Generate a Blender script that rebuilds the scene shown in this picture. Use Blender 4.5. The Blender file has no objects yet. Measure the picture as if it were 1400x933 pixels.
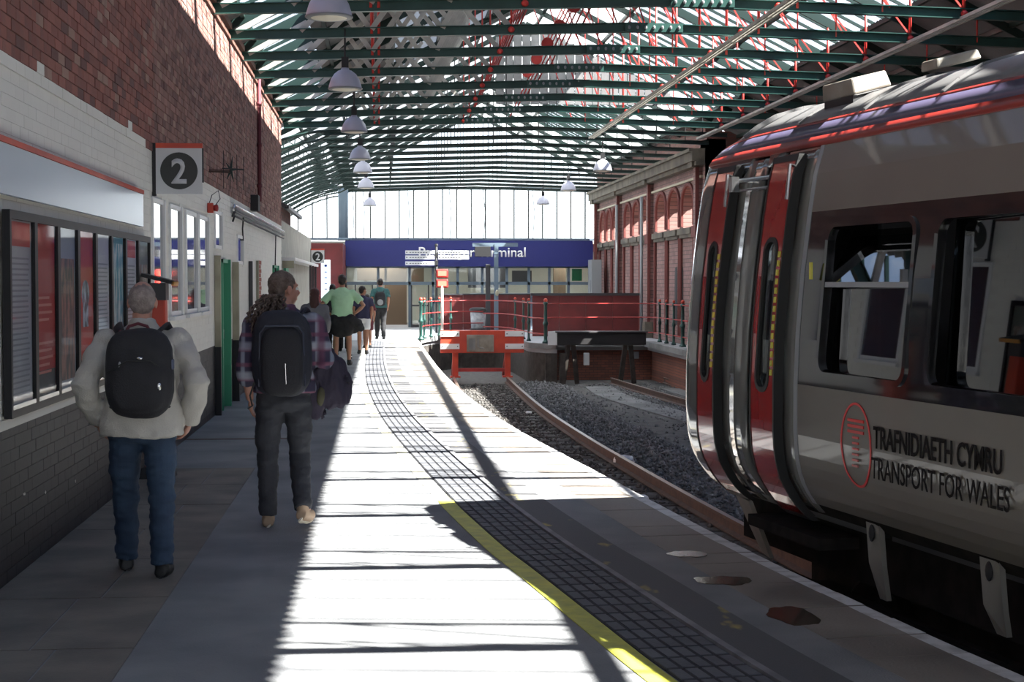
import bpy, bmesh, math, random
import numpy as np
from mathutils import Vector, Matrix, noise
from math import sin, cos, pi, radians, atan2, sqrt
random.seed(7)
rng = np.random.default_rng(7)
SC = bpy.context.scene
COL = SC.collection

# ------------------------------------------------------------------ camera, world, sun, exposure
cd = bpy.data.cameras.new('camera'); cam = bpy.data.objects.new('camera', cd); COL.objects.link(cam)
cd.sensor_width = 36; cd.lens = 2200 * 36 / 1400; cd.clip_end = 500
cam.location = (0, 0, 1.7)
cam.rotation_euler = (radians(90 - 2.07), 0, radians(-4.704))
SC.camera = cam
W = bpy.data.worlds.new('world'); SC.world = W; W.use_nodes = True
nt = W.node_tree; nt.nodes.clear()
wo = nt.nodes.new('ShaderNodeOutputWorld'); bg = nt.nodes.new('ShaderNodeBackground')
tc = nt.nodes.new('ShaderNodeTexCoord'); sx = nt.nodes.new('ShaderNodeSeparateXYZ'); cr = nt.nodes.new('ShaderNodeValToRGB')
nt.links.new(tc.outputs['Generated'], sx.inputs[0]); nt.links.new(sx.outputs['Z'], cr.inputs[0])
cr.color_ramp.elements[0].position = 0.0; cr.color_ramp.elements[0].color = (1.0, 1.0, 1.0, 1)
cr.color_ramp.elements[1].position = 1.0; cr.color_ramp.elements[1].color = (0.14, 0.22, 0.40, 1)
for ps, c_ in ((.09, (.84, .90, 1.0)), (.24, (.19, .25, .36))):
    el_ = cr.color_ramp.elements.new(ps); el_.color = (*c_, 1)
nt.links.new(cr.outputs[0], bg.inputs[0]); nt.links.new(bg.outputs[0], wo.inputs[0])
bg.inputs[1].default_value = 2.0
sun = bpy.data.lights.new('sun', 'SUN'); so = bpy.data.objects.new('sun', sun); COL.objects.link(so)
SUN_K, SUN_M = 0.79, 0.32          # sideways and lengthwise travel of a ray per metre of fall
so.rotation_euler = Vector((-SUN_K, SUN_M, -1)).to_track_quat('-Z', 'Y').to_euler()
sun.energy = 26.0; sun.angle = radians(0.53); sun.color = (1, 0.955, 0.88)
SC.view_settings.view_transform = 'Standard'; SC.view_settings.look = 'None'
SC.view_settings.gamma = 1; SC.view_settings.use_curve_mapping = False
SC.view_settings.exposure = 0.85

# ------------------------------------------------------------------ materials
MATS = {}
def mat(name, col, rough=.6, metal=0, col2=None, scale=6, detail=3, bump=0, bscale=60, spec=.5, lo=.35, hi=.65, emit=0, stretch=None, rough2=None, attr=False, coat=0):
    if name in MATS: return MATS[name]
    m = bpy.data.materials.new(name); m.use_nodes = True; MATS[name] = m
    t = m.node_tree; b = t.nodes['Principled BSDF']; N = t.nodes.new; L = t.links.new
    b.inputs['Base Color'].default_value = (*col, 1); b.inputs['Roughness'].default_value = rough
    b.inputs['Metallic'].default_value = metal; b.inputs['Specular IOR Level'].default_value = spec
    if coat: b.inputs['Coat Weight'].default_value = coat; b.inputs['Coat Roughness'].default_value = .04
    co = N('ShaderNodeTexCoord'); mp = N('ShaderNodeMapping'); L(co.outputs['Object'], mp.inputs[0])
    if stretch: mp.inputs['Scale'].default_value = stretch
    src = None
    if attr:
        a = N('ShaderNodeAttribute'); a.attribute_name = 'tint'; src = a.outputs['Color']; L(src, b.inputs['Base Color'])
    if col2 is not None or rough2 is not None:
        n = N('ShaderNodeTexNoise'); n.inputs['Scale'].default_value = scale; n.inputs['Detail'].default_value = detail
        L(mp.outputs[0], n.inputs['Vector'])
        r = N('ShaderNodeMapRange'); r.inputs['From Min'].default_value = lo; r.inputs['From Max'].default_value = hi
        L(n.outputs['Fac'], r.inputs['Value'])
        if col2 is not None:
            x = N('ShaderNodeMix'); x.data_type = 'RGBA'
            if src: L(src, x.inputs['A'])
            else: x.inputs['A'].default_value = (*col, 1)
            x.inputs['B'].default_value = (*col2, 1); L(r.outputs[0], x.inputs['Factor']); L(x.outputs['Result'], b.inputs['Base Color'])
        if rough2 is not None:
            y = N('ShaderNodeMapRange'); y.inputs['To Min'].default_value = rough; y.inputs['To Max'].default_value = rough2
            L(r.outputs[0], y.inputs['Value']); L(y.outputs[0], b.inputs['Roughness'])
    if bump:
        n2 = N('ShaderNodeTexNoise'); n2.inputs['Scale'].default_value = bscale; n2.inputs['Detail'].default_value = 4
        L(mp.outputs[0], n2.inputs['Vector']); bp = N('ShaderNodeBump'); bp.inputs['Strength'].default_value = bump; bp.inputs['Distance'].default_value = .01
        L(n2.outputs['Fac'], bp.inputs['Height']); L(bp.outputs[0], b.inputs['Normal'])
    if emit:
        b.inputs['Emission Color'].default_value = (*col, 1); b.inputs['Emission Strength'].default_value = emit
    return m
def glass(name, tint=(.9, .95, .95), rough=.02, refl=1.0):
    if name in MATS: return MATS[name]
    m = bpy.data.materials.new(name); m.use_nodes = True; MATS[name] = m
    t = m.node_tree; t.nodes.clear(); N = t.nodes.new; L = t.links.new
    o = N('ShaderNodeOutputMaterial'); mx = N('ShaderNodeMixShader'); tr = N('ShaderNodeBsdfTransparent'); gl = N('ShaderNodeBsdfGlossy')
    ge = N('ShaderNodeNewGeometry'); dt = N('ShaderNodeVectorMath'); dt.operation = 'DOT_PRODUCT'; L(ge.outputs['Incoming'], dt.inputs[0]); L(ge.outputs['Normal'], dt.inputs[1])
    ab = N('ShaderNodeMath'); ab.operation = 'ABSOLUTE'; L(dt.outputs['Value'], ab.inputs[0]); iv = N('ShaderNodeMath'); iv.operation = 'SUBTRACT'; iv.inputs[0].default_value = 1; L(ab.outputs[0], iv.inputs[1])
    pw = N('ShaderNodeMath'); pw.operation = 'POWER'; pw.inputs[1].default_value = 5; L(iv.outputs[0], pw.inputs[0]); fr = N('ShaderNodeMath'); fr.operation = 'MULTIPLY_ADD'; fr.inputs[1].default_value = .94; fr.inputs[2].default_value = .05; L(pw.outputs[0], fr.inputs[0])
    tr.inputs[0].default_value = (*tint, 1)
    gl.inputs['Roughness'].default_value = rough; mu = N('ShaderNodeMath'); mu.operation = 'MULTIPLY'; mu.inputs[1].default_value = refl; mu.use_clamp = True
    L(fr.outputs[0], mu.inputs[0]); L(mu.outputs[0], mx.inputs[0]); L(tr.outputs[0], mx.inputs[1]); L(gl.outputs[0], mx.inputs[2]); L(mx.outputs[0], o.inputs[0])
    return m
def translucent(name, col, dif=.3):
    m = bpy.data.materials.new(name); m.use_nodes = True; MATS[name] = m
    t = m.node_tree; t.nodes.clear(); N = t.nodes.new; L = t.links.new
    o = N('ShaderNodeOutputMaterial'); mx = N('ShaderNodeMixShader'); tr = N('ShaderNodeBsdfTranslucent'); d = N('ShaderNodeBsdfDiffuse')
    tr.inputs[0].default_value = (*col, 1); d.inputs[0].default_value = (.5, .52, .52, 1); mx.inputs[0].default_value = dif
    L(tr.outputs[0], mx.inputs[1]); L(d.outputs[0], mx.inputs[2]); L(mx.outputs[0], o.inputs[0])
    return m
def brickmat(name, c1, c2, mortar, sc=1.0, axis='YZ'):
    m = bpy.data.materials.new(name); m.use_nodes = True; MATS[name] = m
    t = m.node_tree; b = t.nodes['Principled BSDF']; N = t.nodes.new; L = t.links.new
    co = N('ShaderNodeTexCoord'); s = N('ShaderNodeSeparateXYZ'); c = N('ShaderNodeCombineXYZ'); L(co.outputs['Object'], s.inputs[0])
    L(s.outputs[axis[0]], c.inputs['X']); L(s.outputs[axis[1]], c.inputs['Y'])
    k = N('ShaderNodeTexBrick'); k.inputs['Scale'].default_value = 1; k.inputs['Brick Width'].default_value = .225 * sc; k.inputs['Row Height'].default_value = .075 * sc
    k.inputs['Mortar Size'].default_value = .006 * sc; k.inputs['Color1'].default_value = (*c1, 1); k.inputs['Color2'].default_value = (*c2, 1); k.inputs['Mortar'].default_value = (*mortar, 1)
    L(c.outputs[0], k.inputs['Vector'])
    n = N('ShaderNodeTexNoise'); n.inputs['Scale'].default_value = 1.2; n.inputs['Detail'].default_value = 5; L(co.outputs['Object'], n.inputs['Vector'])
    mx = N('ShaderNodeMix'); mx.data_type = 'RGBA'; mx.blend_type = 'MULTIPLY'; mx.inputs['Factor'].default_value = .5
    L(k.outputs['Color'], mx.inputs['A']); L(n.outputs['Fac'], mx.inputs['B']); L(mx.outputs['Result'], b.inputs['Base Color'])
    b.inputs['Roughness'].default_value = .85
    bp = N('ShaderNodeBump'); bp.inputs['Strength'].default_value = .5; bp.inputs['Distance'].default_value = .01; bp.invert = True
    L(k.outputs['Fac'], bp.inputs['Height']); L(bp.outputs[0], b.inputs['Normal'])
    return m

M = dict(
 asphalt=mat('asphalt', (.24, .245, .25), .85, col2=(.16, .165, .175), scale=1.3, detail=7, bump=.5, bscale=90),
 slab=mat('paving_slab', (.21, .185, .155), .8, col2=(.13, .115, .10), scale=2.2, detail=6, bump=.4),
 coping=mat('coping_concrete', (.26, .23, .20), .8, col2=(.15, .13, .115), scale=1.5, detail=6, bump=.4, rough2=.5),
 edgewhite=mat('worn_white_paint', (.62, .62, .62), .7, col2=(.30, .29, .28), scale=7, lo=.45, hi=.8, bump=.3),
 yellow=mat('yellow_paint', (.56, .54, .06), .6, col2=(.32, .34, .06), scale=9, lo=.3, hi=.8, bump=.2),
 tactile=mat('tactile_paver', (.085, .088, .10), .8, col2=(.13, .135, .15), scale=3, bump=.3),
 kerbline=mat('kerb_strip', (.24, .24, .25), .7, col2=(.14, .14, .15), scale=5),
 band=mat('patched_band', (.095, .095, .10), .8, col2=(.42, .34, .10), scale=2.1, lo=.62, hi=.70, bump=.3, stretch=(2, 1, 1)),
 red=mat('red_paint', (.42, .035, .03), .45, col2=(.28, .02, .02), scale=4),
 brightred=mat('bright_red_paint', (.62, .07, .03), .45, col2=(.45, .05, .03), scale=3),
 rodred=mat('rod_red', (.62, .05, .04), .45),
 green=mat('girder_green', (.013, .052, .044), .4, col2=(.022, .075, .064), scale=3),
 dkgreen=mat('dark_green', (.008, .026, .022), .45),
 strut=mat('cream_strut', (.50, .49, .45), .55, col2=(.36, .35, .32), scale=3),
 sheet=mat('corrugated_sheet', (.20, .205, .21), .55, col2=(.13, .13, .135), scale=.8, detail=5),
 sheetred=mat('roof_rust', (.18, .08, .06), .7),
 black=mat('black_gloss', (.008, .008, .01), .45, spec=.25),
 blackm=mat('black_matt', (.012, .012, .014), .6),
 dkgrey=mat('dark_grey', (.04, .04, .045), .5),
 grey=mat('mid_grey', (.25, .26, .27), .5),
 steel=mat('blue_grey_steel', (.12, .165, .21), .5),
 chrome=mat('brushed_metal', (.6, .6, .6), .25, metal=1),
 white=mat('white_paint', (.75, .75, .74), .4),
 whitegloss=mat('white_enamel', (.40, .46, .54), .22, spec=.12),
 lampshade=mat('lamp_shade_paint', (.45, .45, .54), .35),
 lampin=mat('lamp_lens', (.75, .70, .58), .5),
 blue=mat('fascia_blue', (.015, .02, .15), .5),
 ballast=mat('ballast_bed', (.055, .052, .05), .95, col2=(.12, .115, .11), scale=7, detail=8, bump=1, bscale=25),
 stone=mat('ballast_stone', (.2, .2, .2), .9, attr=True),
 rust=mat('rusty_rail', (.10, .055, .04), .7, col2=(.06, .035, .03), scale=8),
 railtop=mat('rail_head', (.30, .24, .20), .3, metal=.7),
 sleeper=mat('timber_sleeper', (.06, .05, .045), .9, col2=(.03, .025, .02), scale=6),
 concrete=mat('old_concrete', (.22, .22, .22), .85, col2=(.13, .13, .13), scale=1.5, detail=6, bump=.4),
 litter=mat('paper_litter', (.8, .8, .8), .6),
 brick=mat('brick_faces', (.3, .1, .08), .85, attr=True, col2=(.16, .10, .09), scale=5, lo=.5, hi=1.0, detail=6, bump=.5, bscale=70),
 paintbrick=mat('painted_brick', (.5, .5, .5), .55, attr=True, bump=.12, bscale=45),
 mortar=mat('mortar', (.17, .15, .14), .95),
 mortarwhite=mat('painted_mortar', (.74, .72, .66), .7), mortardark=mat('dark_painted_mortar', (.022, .022, .024), .6),
 tan=mat('tan_paint', (.36, .33, .24), .6, col2=(.26, .24, .17), scale=3), doorgreen=mat('door_green', (.05, .30, .17), .45),
 sandstone=mat('sandstone', (.17, .145, .11), .9, col2=(.09, .08, .065), scale=2, detail=6, bump=.5, bscale=20),
 slate=mat('slate', (.07, .075, .085), .7, col2=(.12, .12, .13), scale=5),
 body=mat('carriage_grey', (.14, .127, .11), .45, coat=.35, col2=(.13, .115, .10), scale=2),
 body2=mat('vestibule_grey', (.15, .15, .14), .10, coat=1), band_black=mat('window_band_black', (.012, .012, .014), .08, coat=1),
 doorred=mat('carriage_door_red', (.32, .014, .014), .15, coat=1), stripered=mat('carriage_stripe_red', (.24, .022, .016), .35), stripepurple=mat('carriage_stripe_purple', (.075, .065, .115), .3),
 roofgrey=mat('carriage_roof', (.19, .19, .19), .42, col2=(.12, .115, .115), scale=2, detail=6, stretch=(1, .4, 1)),
 underframe=mat('underframe_grime', (.014, .013, .012), .9, col2=(.025, .022, .02), scale=7, spec=.1), rubber=mat('rubber', (.01, .01, .01), .6),
 grimeplate=mat('grimy_plate', (.28, .26, .22), .55, col2=(.18, .15, .12), scale=4, detail=6),
 logored=mat('logo_red', (.60, .03, .03), .4), textgrey=mat('lettering_dark_grey', (.016, .014, .014), .9, spec=.1), yellowtape=mat('handle_yellow', (.55, .50, .08), .5),
 skin=mat('skin', (.50, .27, .20), .5, col2=(.44, .21, .15), scale=12), skintan=mat('skin_tanned', (.38, .18, .11), .5),
 creamcloth=mat('cream_cloth', (.46, .44, .40), .85, bump=.4, bscale=120, col2=(.40, .38, .345), scale=5),
 denim=mat('denim', (.013, .028, .060), .85, col2=(.028, .055, .10), scale=4, bump=.3, bscale=200), dkdenim=mat('dark_denim', (.022, .024, .032), .85, col2=(.035, .037, .045), scale=5, bump=.3),
 packblack=mat('pack_black', (.010, .010, .014), .75, bump=.4, bscale=150), packnavy=mat('pack_navy', (.012, .014, .024), .7, bump=.3, bscale=150), maroon=mat('maroon_webbing', (.10, .015, .025), .7),
 greyhair=mat('grey_hair', (.30, .25, .23), .8, col2=(.20, .16, .15), scale=30, bump=.8, bscale=120), brownhair=mat('brown_grey_hair', (.09, .06, .045), .65, col2=(.16, .12, .10), scale=25, bump=1, bscale=90),
 darkhair=mat('dark_hair', (.02, .012, .010), .5, bump=.6), redhair=mat('auburn_hair', (.05, .014, .01), .5, bump=.6),
 greentee=mat('mint_cotton', (.42, .66, .42), .85, bump=.2), blackcloth=mat('black_cloth', (.012, .012, .014), .9, bump=.3), navycloth=mat('navy_cloth', (.03, .03, .07), .9), purplecloth=mat('dark_purple_cloth', (.03, .024, .042), .85, bump=.4, bscale=60),
 tealcloth=mat('teal_cloth', (.04, .12, .12), .9), greycloth=mat('grey_cloth', (.14, .14, .15), .9), whitecloth=mat('white_cloth', (.7, .7, .7), .9),
 shoeblack=mat('shoe_black', (.012, .012, .013), .5), shoebeige=mat('shoe_beige', (.35, .25, .17), .7), sole=mat('shoe_sole', (.6, .55, .45), .6),
 eyewhite=mat('eye_white', (.8, .8, .78), .2), lip=mat('lip', (.4, .15, .12), .5),
 amber=mat('amber_trim', (.5, .22, .03), .5), lit=mat('lit_panel', (.75, .88, 1.0), .5, emit=.9), ledred=mat('led_red', (1.0, .06, .04), .4, emit=5),
 bin=mat('bin_grey', (.42, .44, .45), .5, col2=(.25, .26, .28), scale=9), hoard=mat('hoarding_red', (.13, .012, .012), .6, col2=(.09, .01, .01), scale=2),
 green_sign=mat('exit_green', (.02, .25, .10), .5), interior=mat('interior_wall', (.55, .53, .46), .8), interiorbrown=mat('interior_brown', (.16, .11, .07), .8),
 floorpale=mat('pale_floor', (.36, .37, .39), .6, col2=(.30, .31, .33), scale=1), puddle=mat('puddle_water', (.06, .04, .028), .22, coat=.3),
 seat=mat('seat_cloth', (.05, .03, .06), .9), orange_brick=None)
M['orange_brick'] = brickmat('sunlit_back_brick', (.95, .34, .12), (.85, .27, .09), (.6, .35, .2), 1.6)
M['wallbrick'] = brickmat('victorian_brick', (.38, .22, .20), (.28, .16, .145), (.13, .10, .095), 1.5)
M['wallbrickX'] = brickmat('victorian_brick_across', (.33, .12, .08), (.20, .08, .06), (.08, .06, .055), 1.0, 'XZ')
M['plainbrick'] = brickmat('plain_brick', (.28, .12, .10), (.20, .09, .08), (.15, .13, .12), 1.0)
M['glass'] = glass('clear_glass'); M['roofglass'] = glass('roof_glass', (.92, .95, .97)); M['posterglass'] = glass('poster_glass', (.95, .95, .95), .03, .22)
M['trainglass'] = glass('tinted_carriage_glass', (.22, .24, .25), .015, 2.4); M['darkglass'] = mat('dark_glass', (.03, .04, .07), .03, coat=1, spec=1)
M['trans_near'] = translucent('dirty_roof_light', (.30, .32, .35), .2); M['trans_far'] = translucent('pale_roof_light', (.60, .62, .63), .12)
M['doorglass'] = glass('door_glass', (.55, .58, .58), .02, 1.2)
def plaid():
    m = mat('plaid_shirt', (.05, .04, .07), .85); t = m.node_tree; b = t.nodes['Principled BSDF']; N = t.nodes.new; L = t.links.new
    co = [n for n in t.nodes if n.type == 'TEX_COORD'][0]; s = N('ShaderNodeSeparateXYZ'); L(co.outputs['Object'], s.inputs[0])
    prev = None
    for ax, fr, c in (('X', 62, (.28, .31, .38)), ('Z', 62, (.18, .06, .10)), ('Z', 31, (.32, .34, .40)), ('X', 31, (.12, .04, .08))):
        a = N('ShaderNodeMath'); a.operation = 'MULTIPLY'; a.inputs[1].default_value = fr; L(s.outputs[ax], a.inputs[0])
        q = N('ShaderNodeMath'); q.operation = 'SINE'; L(a.outputs[0], q.inputs[0])
        r = N('ShaderNodeMapRange'); r.inputs['From Min'].default_value = .45; r.inputs['From Max'].default_value = .9; r.inputs['To Max'].default_value = .75; L(q.outputs[0], r.inputs['Value'])
        x = N('ShaderNodeMix'); x.data_type = 'RGBA'; L(r.outputs[0], x.inputs['Factor']); x.inputs['B'].default_value = (*c, 1)
        if prev: L(prev, x.inputs['A'])
        else: x.inputs['A'].default_value = (.035, .03, .06, 1)
        prev = x.outputs['Result']
    L(prev, b.inputs['Base Color']); return m
M['plaid'] = plaid(); M['farcream'] = mat('cream_render', (.40, .39, .345), .8, col2=(.33, .32, .28), scale=3)

# ------------------------------------------------------------------ helpers
class MB:
    def __init__(s): s.v = []; s.f = []; s.mi = []
    def add(s, v, f, mi=0):
        o = len(s.v); s.v += [tuple(p) for p in v]; s.f += [tuple(i + o for i in q) for q in f]; s.mi += [mi] * len(f); return s
    def box(s, c, d, R=None, mi=0, taper=1.0):
        x, y, z = d[0] / 2, d[1] / 2, d[2] / 2
        P = [Vector((a * x * (taper if k > 0 else 1), b * y * (taper if k > 0 else 1), k * z)) for k in (-1, 1) for a, b in ((-1, -1), (1, -1), (1, 1), (-1, 1))]
        if R is not None: P = [R @ p for p in P]
        return s.add([p + Vector(c) for p in P], [(3, 2, 1, 0), (4, 5, 6, 7), (0, 1, 5, 4), (1, 2, 6, 5), (2, 3, 7, 6), (3, 0, 4, 7)], mi)
    def bb(s, x0, x1, y0, y1, z0, z1, mi=0): return s.box(((x0 + x1) / 2, (y0 + y1) / 2, (z0 + z1) / 2), (abs(x1 - x0), abs(y1 - y0), abs(z1 - z0)), None, mi)
    def bar(s, a, b, w, h, mi=0):
        a = Vector(a); b = Vector(b); d = (b - a); L = d.length; d.normalize()
        up = Vector((0, 1, 0)) if abs(d.y) < .9 else Vector((0, 0, 1))
        x = up.cross(d).normalized(); y = d.cross(x)
        R = Matrix((x, y, d)).transposed()
        return s.box((a + b) / 2, (w, h, L), R, mi)
    def tube(s, pts, r, n=8, mi=0, cap=True, flat=1.0):
        pts = [Vector(p) for p in pts]; m = len(pts)
        if not hasattr(r, '__len__'): r = [r] * m
        t0 = (pts[1] - pts[0]).normalized(); x = t0.orthogonal().normalized() if abs(t0.z) < .9 else Vector((1, 0, 0)); x = (x - t0 * x.dot(t0)).normalized()
        V = []
        for i in range(m):
            t = ((pts[min(i + 1, m - 1)] - pts[max(i - 1, 0)])).normalized()
            x = (x - t * x.dot(t)).normalized(); y = t.cross(x)
            for k in range(n):
                a = 2 * pi * k / n; V.append(pts[i] + x * cos(a) * r[i] + y * sin(a) * r[i] * flat)
        Fc = [(i * n + k, i * n + (k + 1) % n, (i + 1) * n + (k + 1) % n, (i + 1) * n + k) for i in range(m - 1) for k in range(n)]
        if cap: Fc += [tuple(reversed(range(n))), tuple(range((m - 1) * n, m * n))]
        return s.add(V, Fc, mi)
    def lathe(s, prof, c=(0, 0, 0), n=20, mi=0, sy=1.0):
        V = [(c[0] + r * cos(2 * pi * k / n), c[1] + r * sin(2 * pi * k / n) * sy, c[2] + z) for r, z in prof for k in range(n)]; m = len(prof)
        Fc = [(i * n + k, i * n + (k + 1) % n, (i + 1) * n + (k + 1) % n, (i + 1) * n + k) for i in range(m - 1) for k in range(n)]
        if prof[0][0] > 0: Fc.append(tuple(reversed(range(n))))
        if prof[-1][0] > 0: Fc.append(tuple(range((m - 1) * n, m * n)))
        return s.add(V, Fc, mi)
    def ell(s, c, r, n=14, m=9, R=None, mi=0, p=1.0):
        V = []; c = Vector(c)
        sg = lambda v: math.copysign(abs(v) ** p, v)
        for i in range(m + 1):
            th = pi * i / m
            for k in range(n):
                a = 2 * pi * k / n; q = Vector((sg(sin(th)) * sg(cos(a)) * r[0], sg(sin(th)) * sg(sin(a)) * r[1], -sg(cos(th)) * r[2]))
                V.append((R @ q if R is not None else q) + c)
        return s.add(V, [(i * n + k, i * n + (k + 1) % n, (i + 1) * n + (k + 1) % n, (i + 1) * n + k) for i in range(m) for k in range(n)], mi)
    def prism(s, poly, z0, z1, mi=0):
        n = len(poly); V = [(x, y, z0) for x, y in poly] + [(x, y, z1) for x, y in poly]
        return s.add(V, [tuple(reversed(range(n))), tuple(range(n, 2 * n))] + [(i, (i + 1) % n, n + (i + 1) % n, n + i) for i in range(n)], mi)
    def mesh(s, name, mats, smooth=False, merge=False):
        me = bpy.data.meshes.new(name); me.from_pydata(s.v, [], s.f)
        for m in (mats if isinstance(mats, (list, tuple)) else [mats]): me.materials.append(m)
        if len(set(s.mi)) > 1: me.polygons.foreach_set('material_index', s.mi)
        if merge:
            b = bmesh.new(); b.from_mesh(me); bmesh.ops.remove_doubles(b, verts=b.verts, dist=1e-5); b.to_mesh(me); b.free()
        if smooth: me.polygons.foreach_set('use_smooth', [True] * len(me.polygons))
        me.update(); return me
def link(name, me, parent=None, loc=None, rot=None):
    o = bpy.data.objects.new(name, me); COL.objects.link(o)
    if parent is not None: o.parent = parent
    if loc is not None: o.location = loc
    if rot is not None: o.rotation_euler = rot
    return o
def obj(name, mb, m, parent=None, smooth=False, bevel=0, loc=None, rot=None):
    o = link(name, mb.mesh(name, m, smooth), parent, loc, rot)
    if bevel:
        b = o.modifiers.new('bevel', 'BEVEL'); b.width = bevel; b.segments = 2; b.limit_method = 'ANGLE'
    return o
def empty(name, loc=(0, 0, 0), rz=0):
    o = bpy.data.objects.new(name, None); COL.objects.link(o); o.location = loc; o.rotation_euler = (0, 0, rz); o.empty_display_size = .1; return o
def tag(o, label, cat, group=None):
    o['label'] = label; o['category'] = cat
    if group: o['group'] = group
    return o
def struct(o, label=None, cat=None):
    o['kind'] = 'structure'
    if label: o['label'] = label
    if cat: o['category'] = cat
    return o
def stuff(o): o['kind'] = 'stuff'; return o
def copytree(src, parent=None):
    c = src.copy(); COL.objects.link(c); c.parent = parent
    for ch in [k for k in ALLCH.get(src.name, list(src.children))]: copytree(ch, c)
    return c
ALLCH = {}
def text(name, body, m, parent, width=None, height=.1, depth=.004, M4=None, align='LEFT', bold=0, sx=None):
    cu = bpy.data.curves.new(name, 'FONT'); cu.body = body; cu.size = 1; cu.extrude = 0; cu.offset = bold; cu.resolution_u = 3
    t = bpy.data.objects.new(name, cu); COL.objects.link(t); bpy.context.view_layer.update()
    me = bpy.data.meshes.new_from_object(t.evaluated_get(bpy.context.evaluated_depsgraph_get()))
    bpy.data.objects.remove(t); bpy.data.curves.remove(cu)
    co = np.zeros(len(me.vertices) * 3); me.vertices.foreach_get('co', co); co = co.reshape(-1, 3)
    x0, x1 = co[:, 0].min(), co[:, 0].max(); y0, y1 = co[:, 1].min(), co[:, 1].max()
    caps = [c for c in body if c.isupper() or c.isdigit() or c in 'lbdhkt']
    sy = height / .70; s = (width / (x1 - x0)) if width else sy
    co[:, 0] = (co[:, 0] - (x0 if align == 'LEFT' else (x0 + x1) / 2)) * s; co[:, 1] *= sy; co[:, 2] = depth
    me.vertices.foreach_set('co', co.ravel()); me.materials.clear(); me.materials.append(m); me.name = name
    b = bmesh.new(); b.from_mesh(me); r = bmesh.ops.extrude_face_region(b, geom=b.faces[:]); bmesh.ops.translate(b, vec=(0, 0, -depth), verts=[e for e in r['geom'] if isinstance(e, bmesh.types.BMVert)]); b.to_mesh(me); b.free()
    o = link(name, me, parent)
    if M4 is not None: o.matrix_local = M4
    return o
def np_boxes(name, C, S, tint, mats, mi=None, faces5=None):
    """many axis boxes in one mesh with a tint colour per box"""
    C = np.asarray(C, float); S = np.asarray(S, float) / 2; n = len(C)
    cor = np.array([(-1, -1, -1), (1, -1, -1), (1, 1, -1), (-1, 1, -1), (-1, -1, 1), (1, -1, 1), (1, 1, 1), (-1, 1, 1)], float)
    V = (C[:, None, :] + cor[None] * S[:, None, :]).reshape(-1, 3)
    q = np.array([(3, 2, 1, 0), (4, 5, 6, 7), (0, 1, 5, 4), (1, 2, 6, 5), (2, 3, 7, 6), (3, 0, 4, 7)])
    if faces5 is not None: q = q[faces5]
    Fc = (np.arange(n)[:, None, None] * 8 + q[None]).reshape(-1, 4)
    me = bpy.data.meshes.new(name); me.vertices.add(len(V)); me.vertices.foreach_set('co', V.ravel())
    me.loops.add(Fc.size); me.loops.foreach_set('vertex_index', Fc.ravel().astype(np.int32)); me.polygons.add(len(Fc))
    me.polygons.foreach_set('loop_start', np.arange(0, Fc.size, 4, dtype=np.int32)); me.polygons.foreach_set('loop_total', np.full(len(Fc), 4, dtype=np.int32))
    me.polygons.foreach_set('use_smooth', [False] * len(Fc)); me.update(calc_edges=True); me.validate()
    if tint is not None:
        a = me.color_attributes.new('tint', 'FLOAT_COLOR', 'POINT'); T = np.ones((n, 8, 4)); T[:, :, :3] = np.asarray(tint)[:, None, :]; a.data.foreach_set('color', T.ravel())
    for m in mats: me.materials.append(m)
    if mi is not None: me.polygons.foreach_set('material_index', np.repeat(np.asarray(mi, np.int32), len(q)))
    return me
def interp(pts, n):
    """smooth resample of a ground polyline (Catmull-Rom)"""
    P = [Vector((p[0], p[1])) for p in pts]; P = [2 * P[0] - P[1]] + P + [2 * P[-1] - P[-2]]; out = []
    for i in range(1, len(P) - 2):
        for k in range(n):
            t = k / n; a, b, c, d = P[i - 1:i + 3]
            out.append(.5 * ((2 * b) + (c - a) * t + (2 * a - 5 * b + 4 * c - d) * t * t + (3 * b - a - 3 * c + d) * t ** 3))
    out.append(P[-2]); return out
def ribbon(L, R, z0, z1):
    mb = MB(); n = len(L); V = []
    for a, b in zip(L, R): V += [(a.x, a.y, z1), (b.x, b.y, z1), (a.x, a.y, z0), (b.x, b.y, z0)]
    Fc = []
    for i in range(n - 1):
        o = 4 * i; p = o + 4; Fc += [(o, o + 1, p + 1, p), (o + 2, p + 2, p + 3, o + 3), (o, p, p + 2, o + 2), (o + 1, o + 3, p + 3, p + 1)]
    Fc += [(0, 2, 3, 1), (4 * n - 4, 4 * n - 3, 4 * n - 1, 4 * n - 2)]
    return mb.add(V, Fc)
def offs(P, d):
    out = []
    for i, p in enumerate(P):
        t = (P[min(i + 1, len(P) - 1)] - P[max(i - 1, 0)]).normalized(); out.append(Vector((p.x + t.y * d, p.y - t.x * d)))
    return out

# ------------------------------------------------------------------ platform and ground
XW = -2.1
EDGE = interp([(5.3, -8), (4.2, -1), (3.35, 3.5), (2.77, 6.68), (2.50, 8.6), (2.30, 10.3), (2.12, 12.3), (1.97, 14.1), (1.78, 16.2), (1.56, 19), (1.37, 22.7), (1.24, 27.3), (1.17, 33), (1.15, 41), (1.15, 48.0)], 5)
def edge_x(y):
    for a, b in zip(EDGE, EDGE[1:]):
        if a.y <= y <= b.y: return a.x + (b.x - a.x) * (y - a.y) / (b.y - a.y)
    return EDGE[-1].x
ZT = -1.12        # ballast level
gr = MB(); gr.bb(-80, 80, -60, 120, ZT - .3, ZT); struct(obj('ground', gr, M['ballast']))
inner = offs(EDGE, -.52)
pf = ribbon([Vector((XW - .3, p.y)) for p in inner], inner, -.25, 0.0); plat = struct(obj('floor', pf, M['asphalt']))
rs = ribbon(offs(EDGE, -1.2), offs(EDGE, -.10), ZT, -.26); struct(obj('platform_base_wall', rs, M['wallbrick']))
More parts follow.
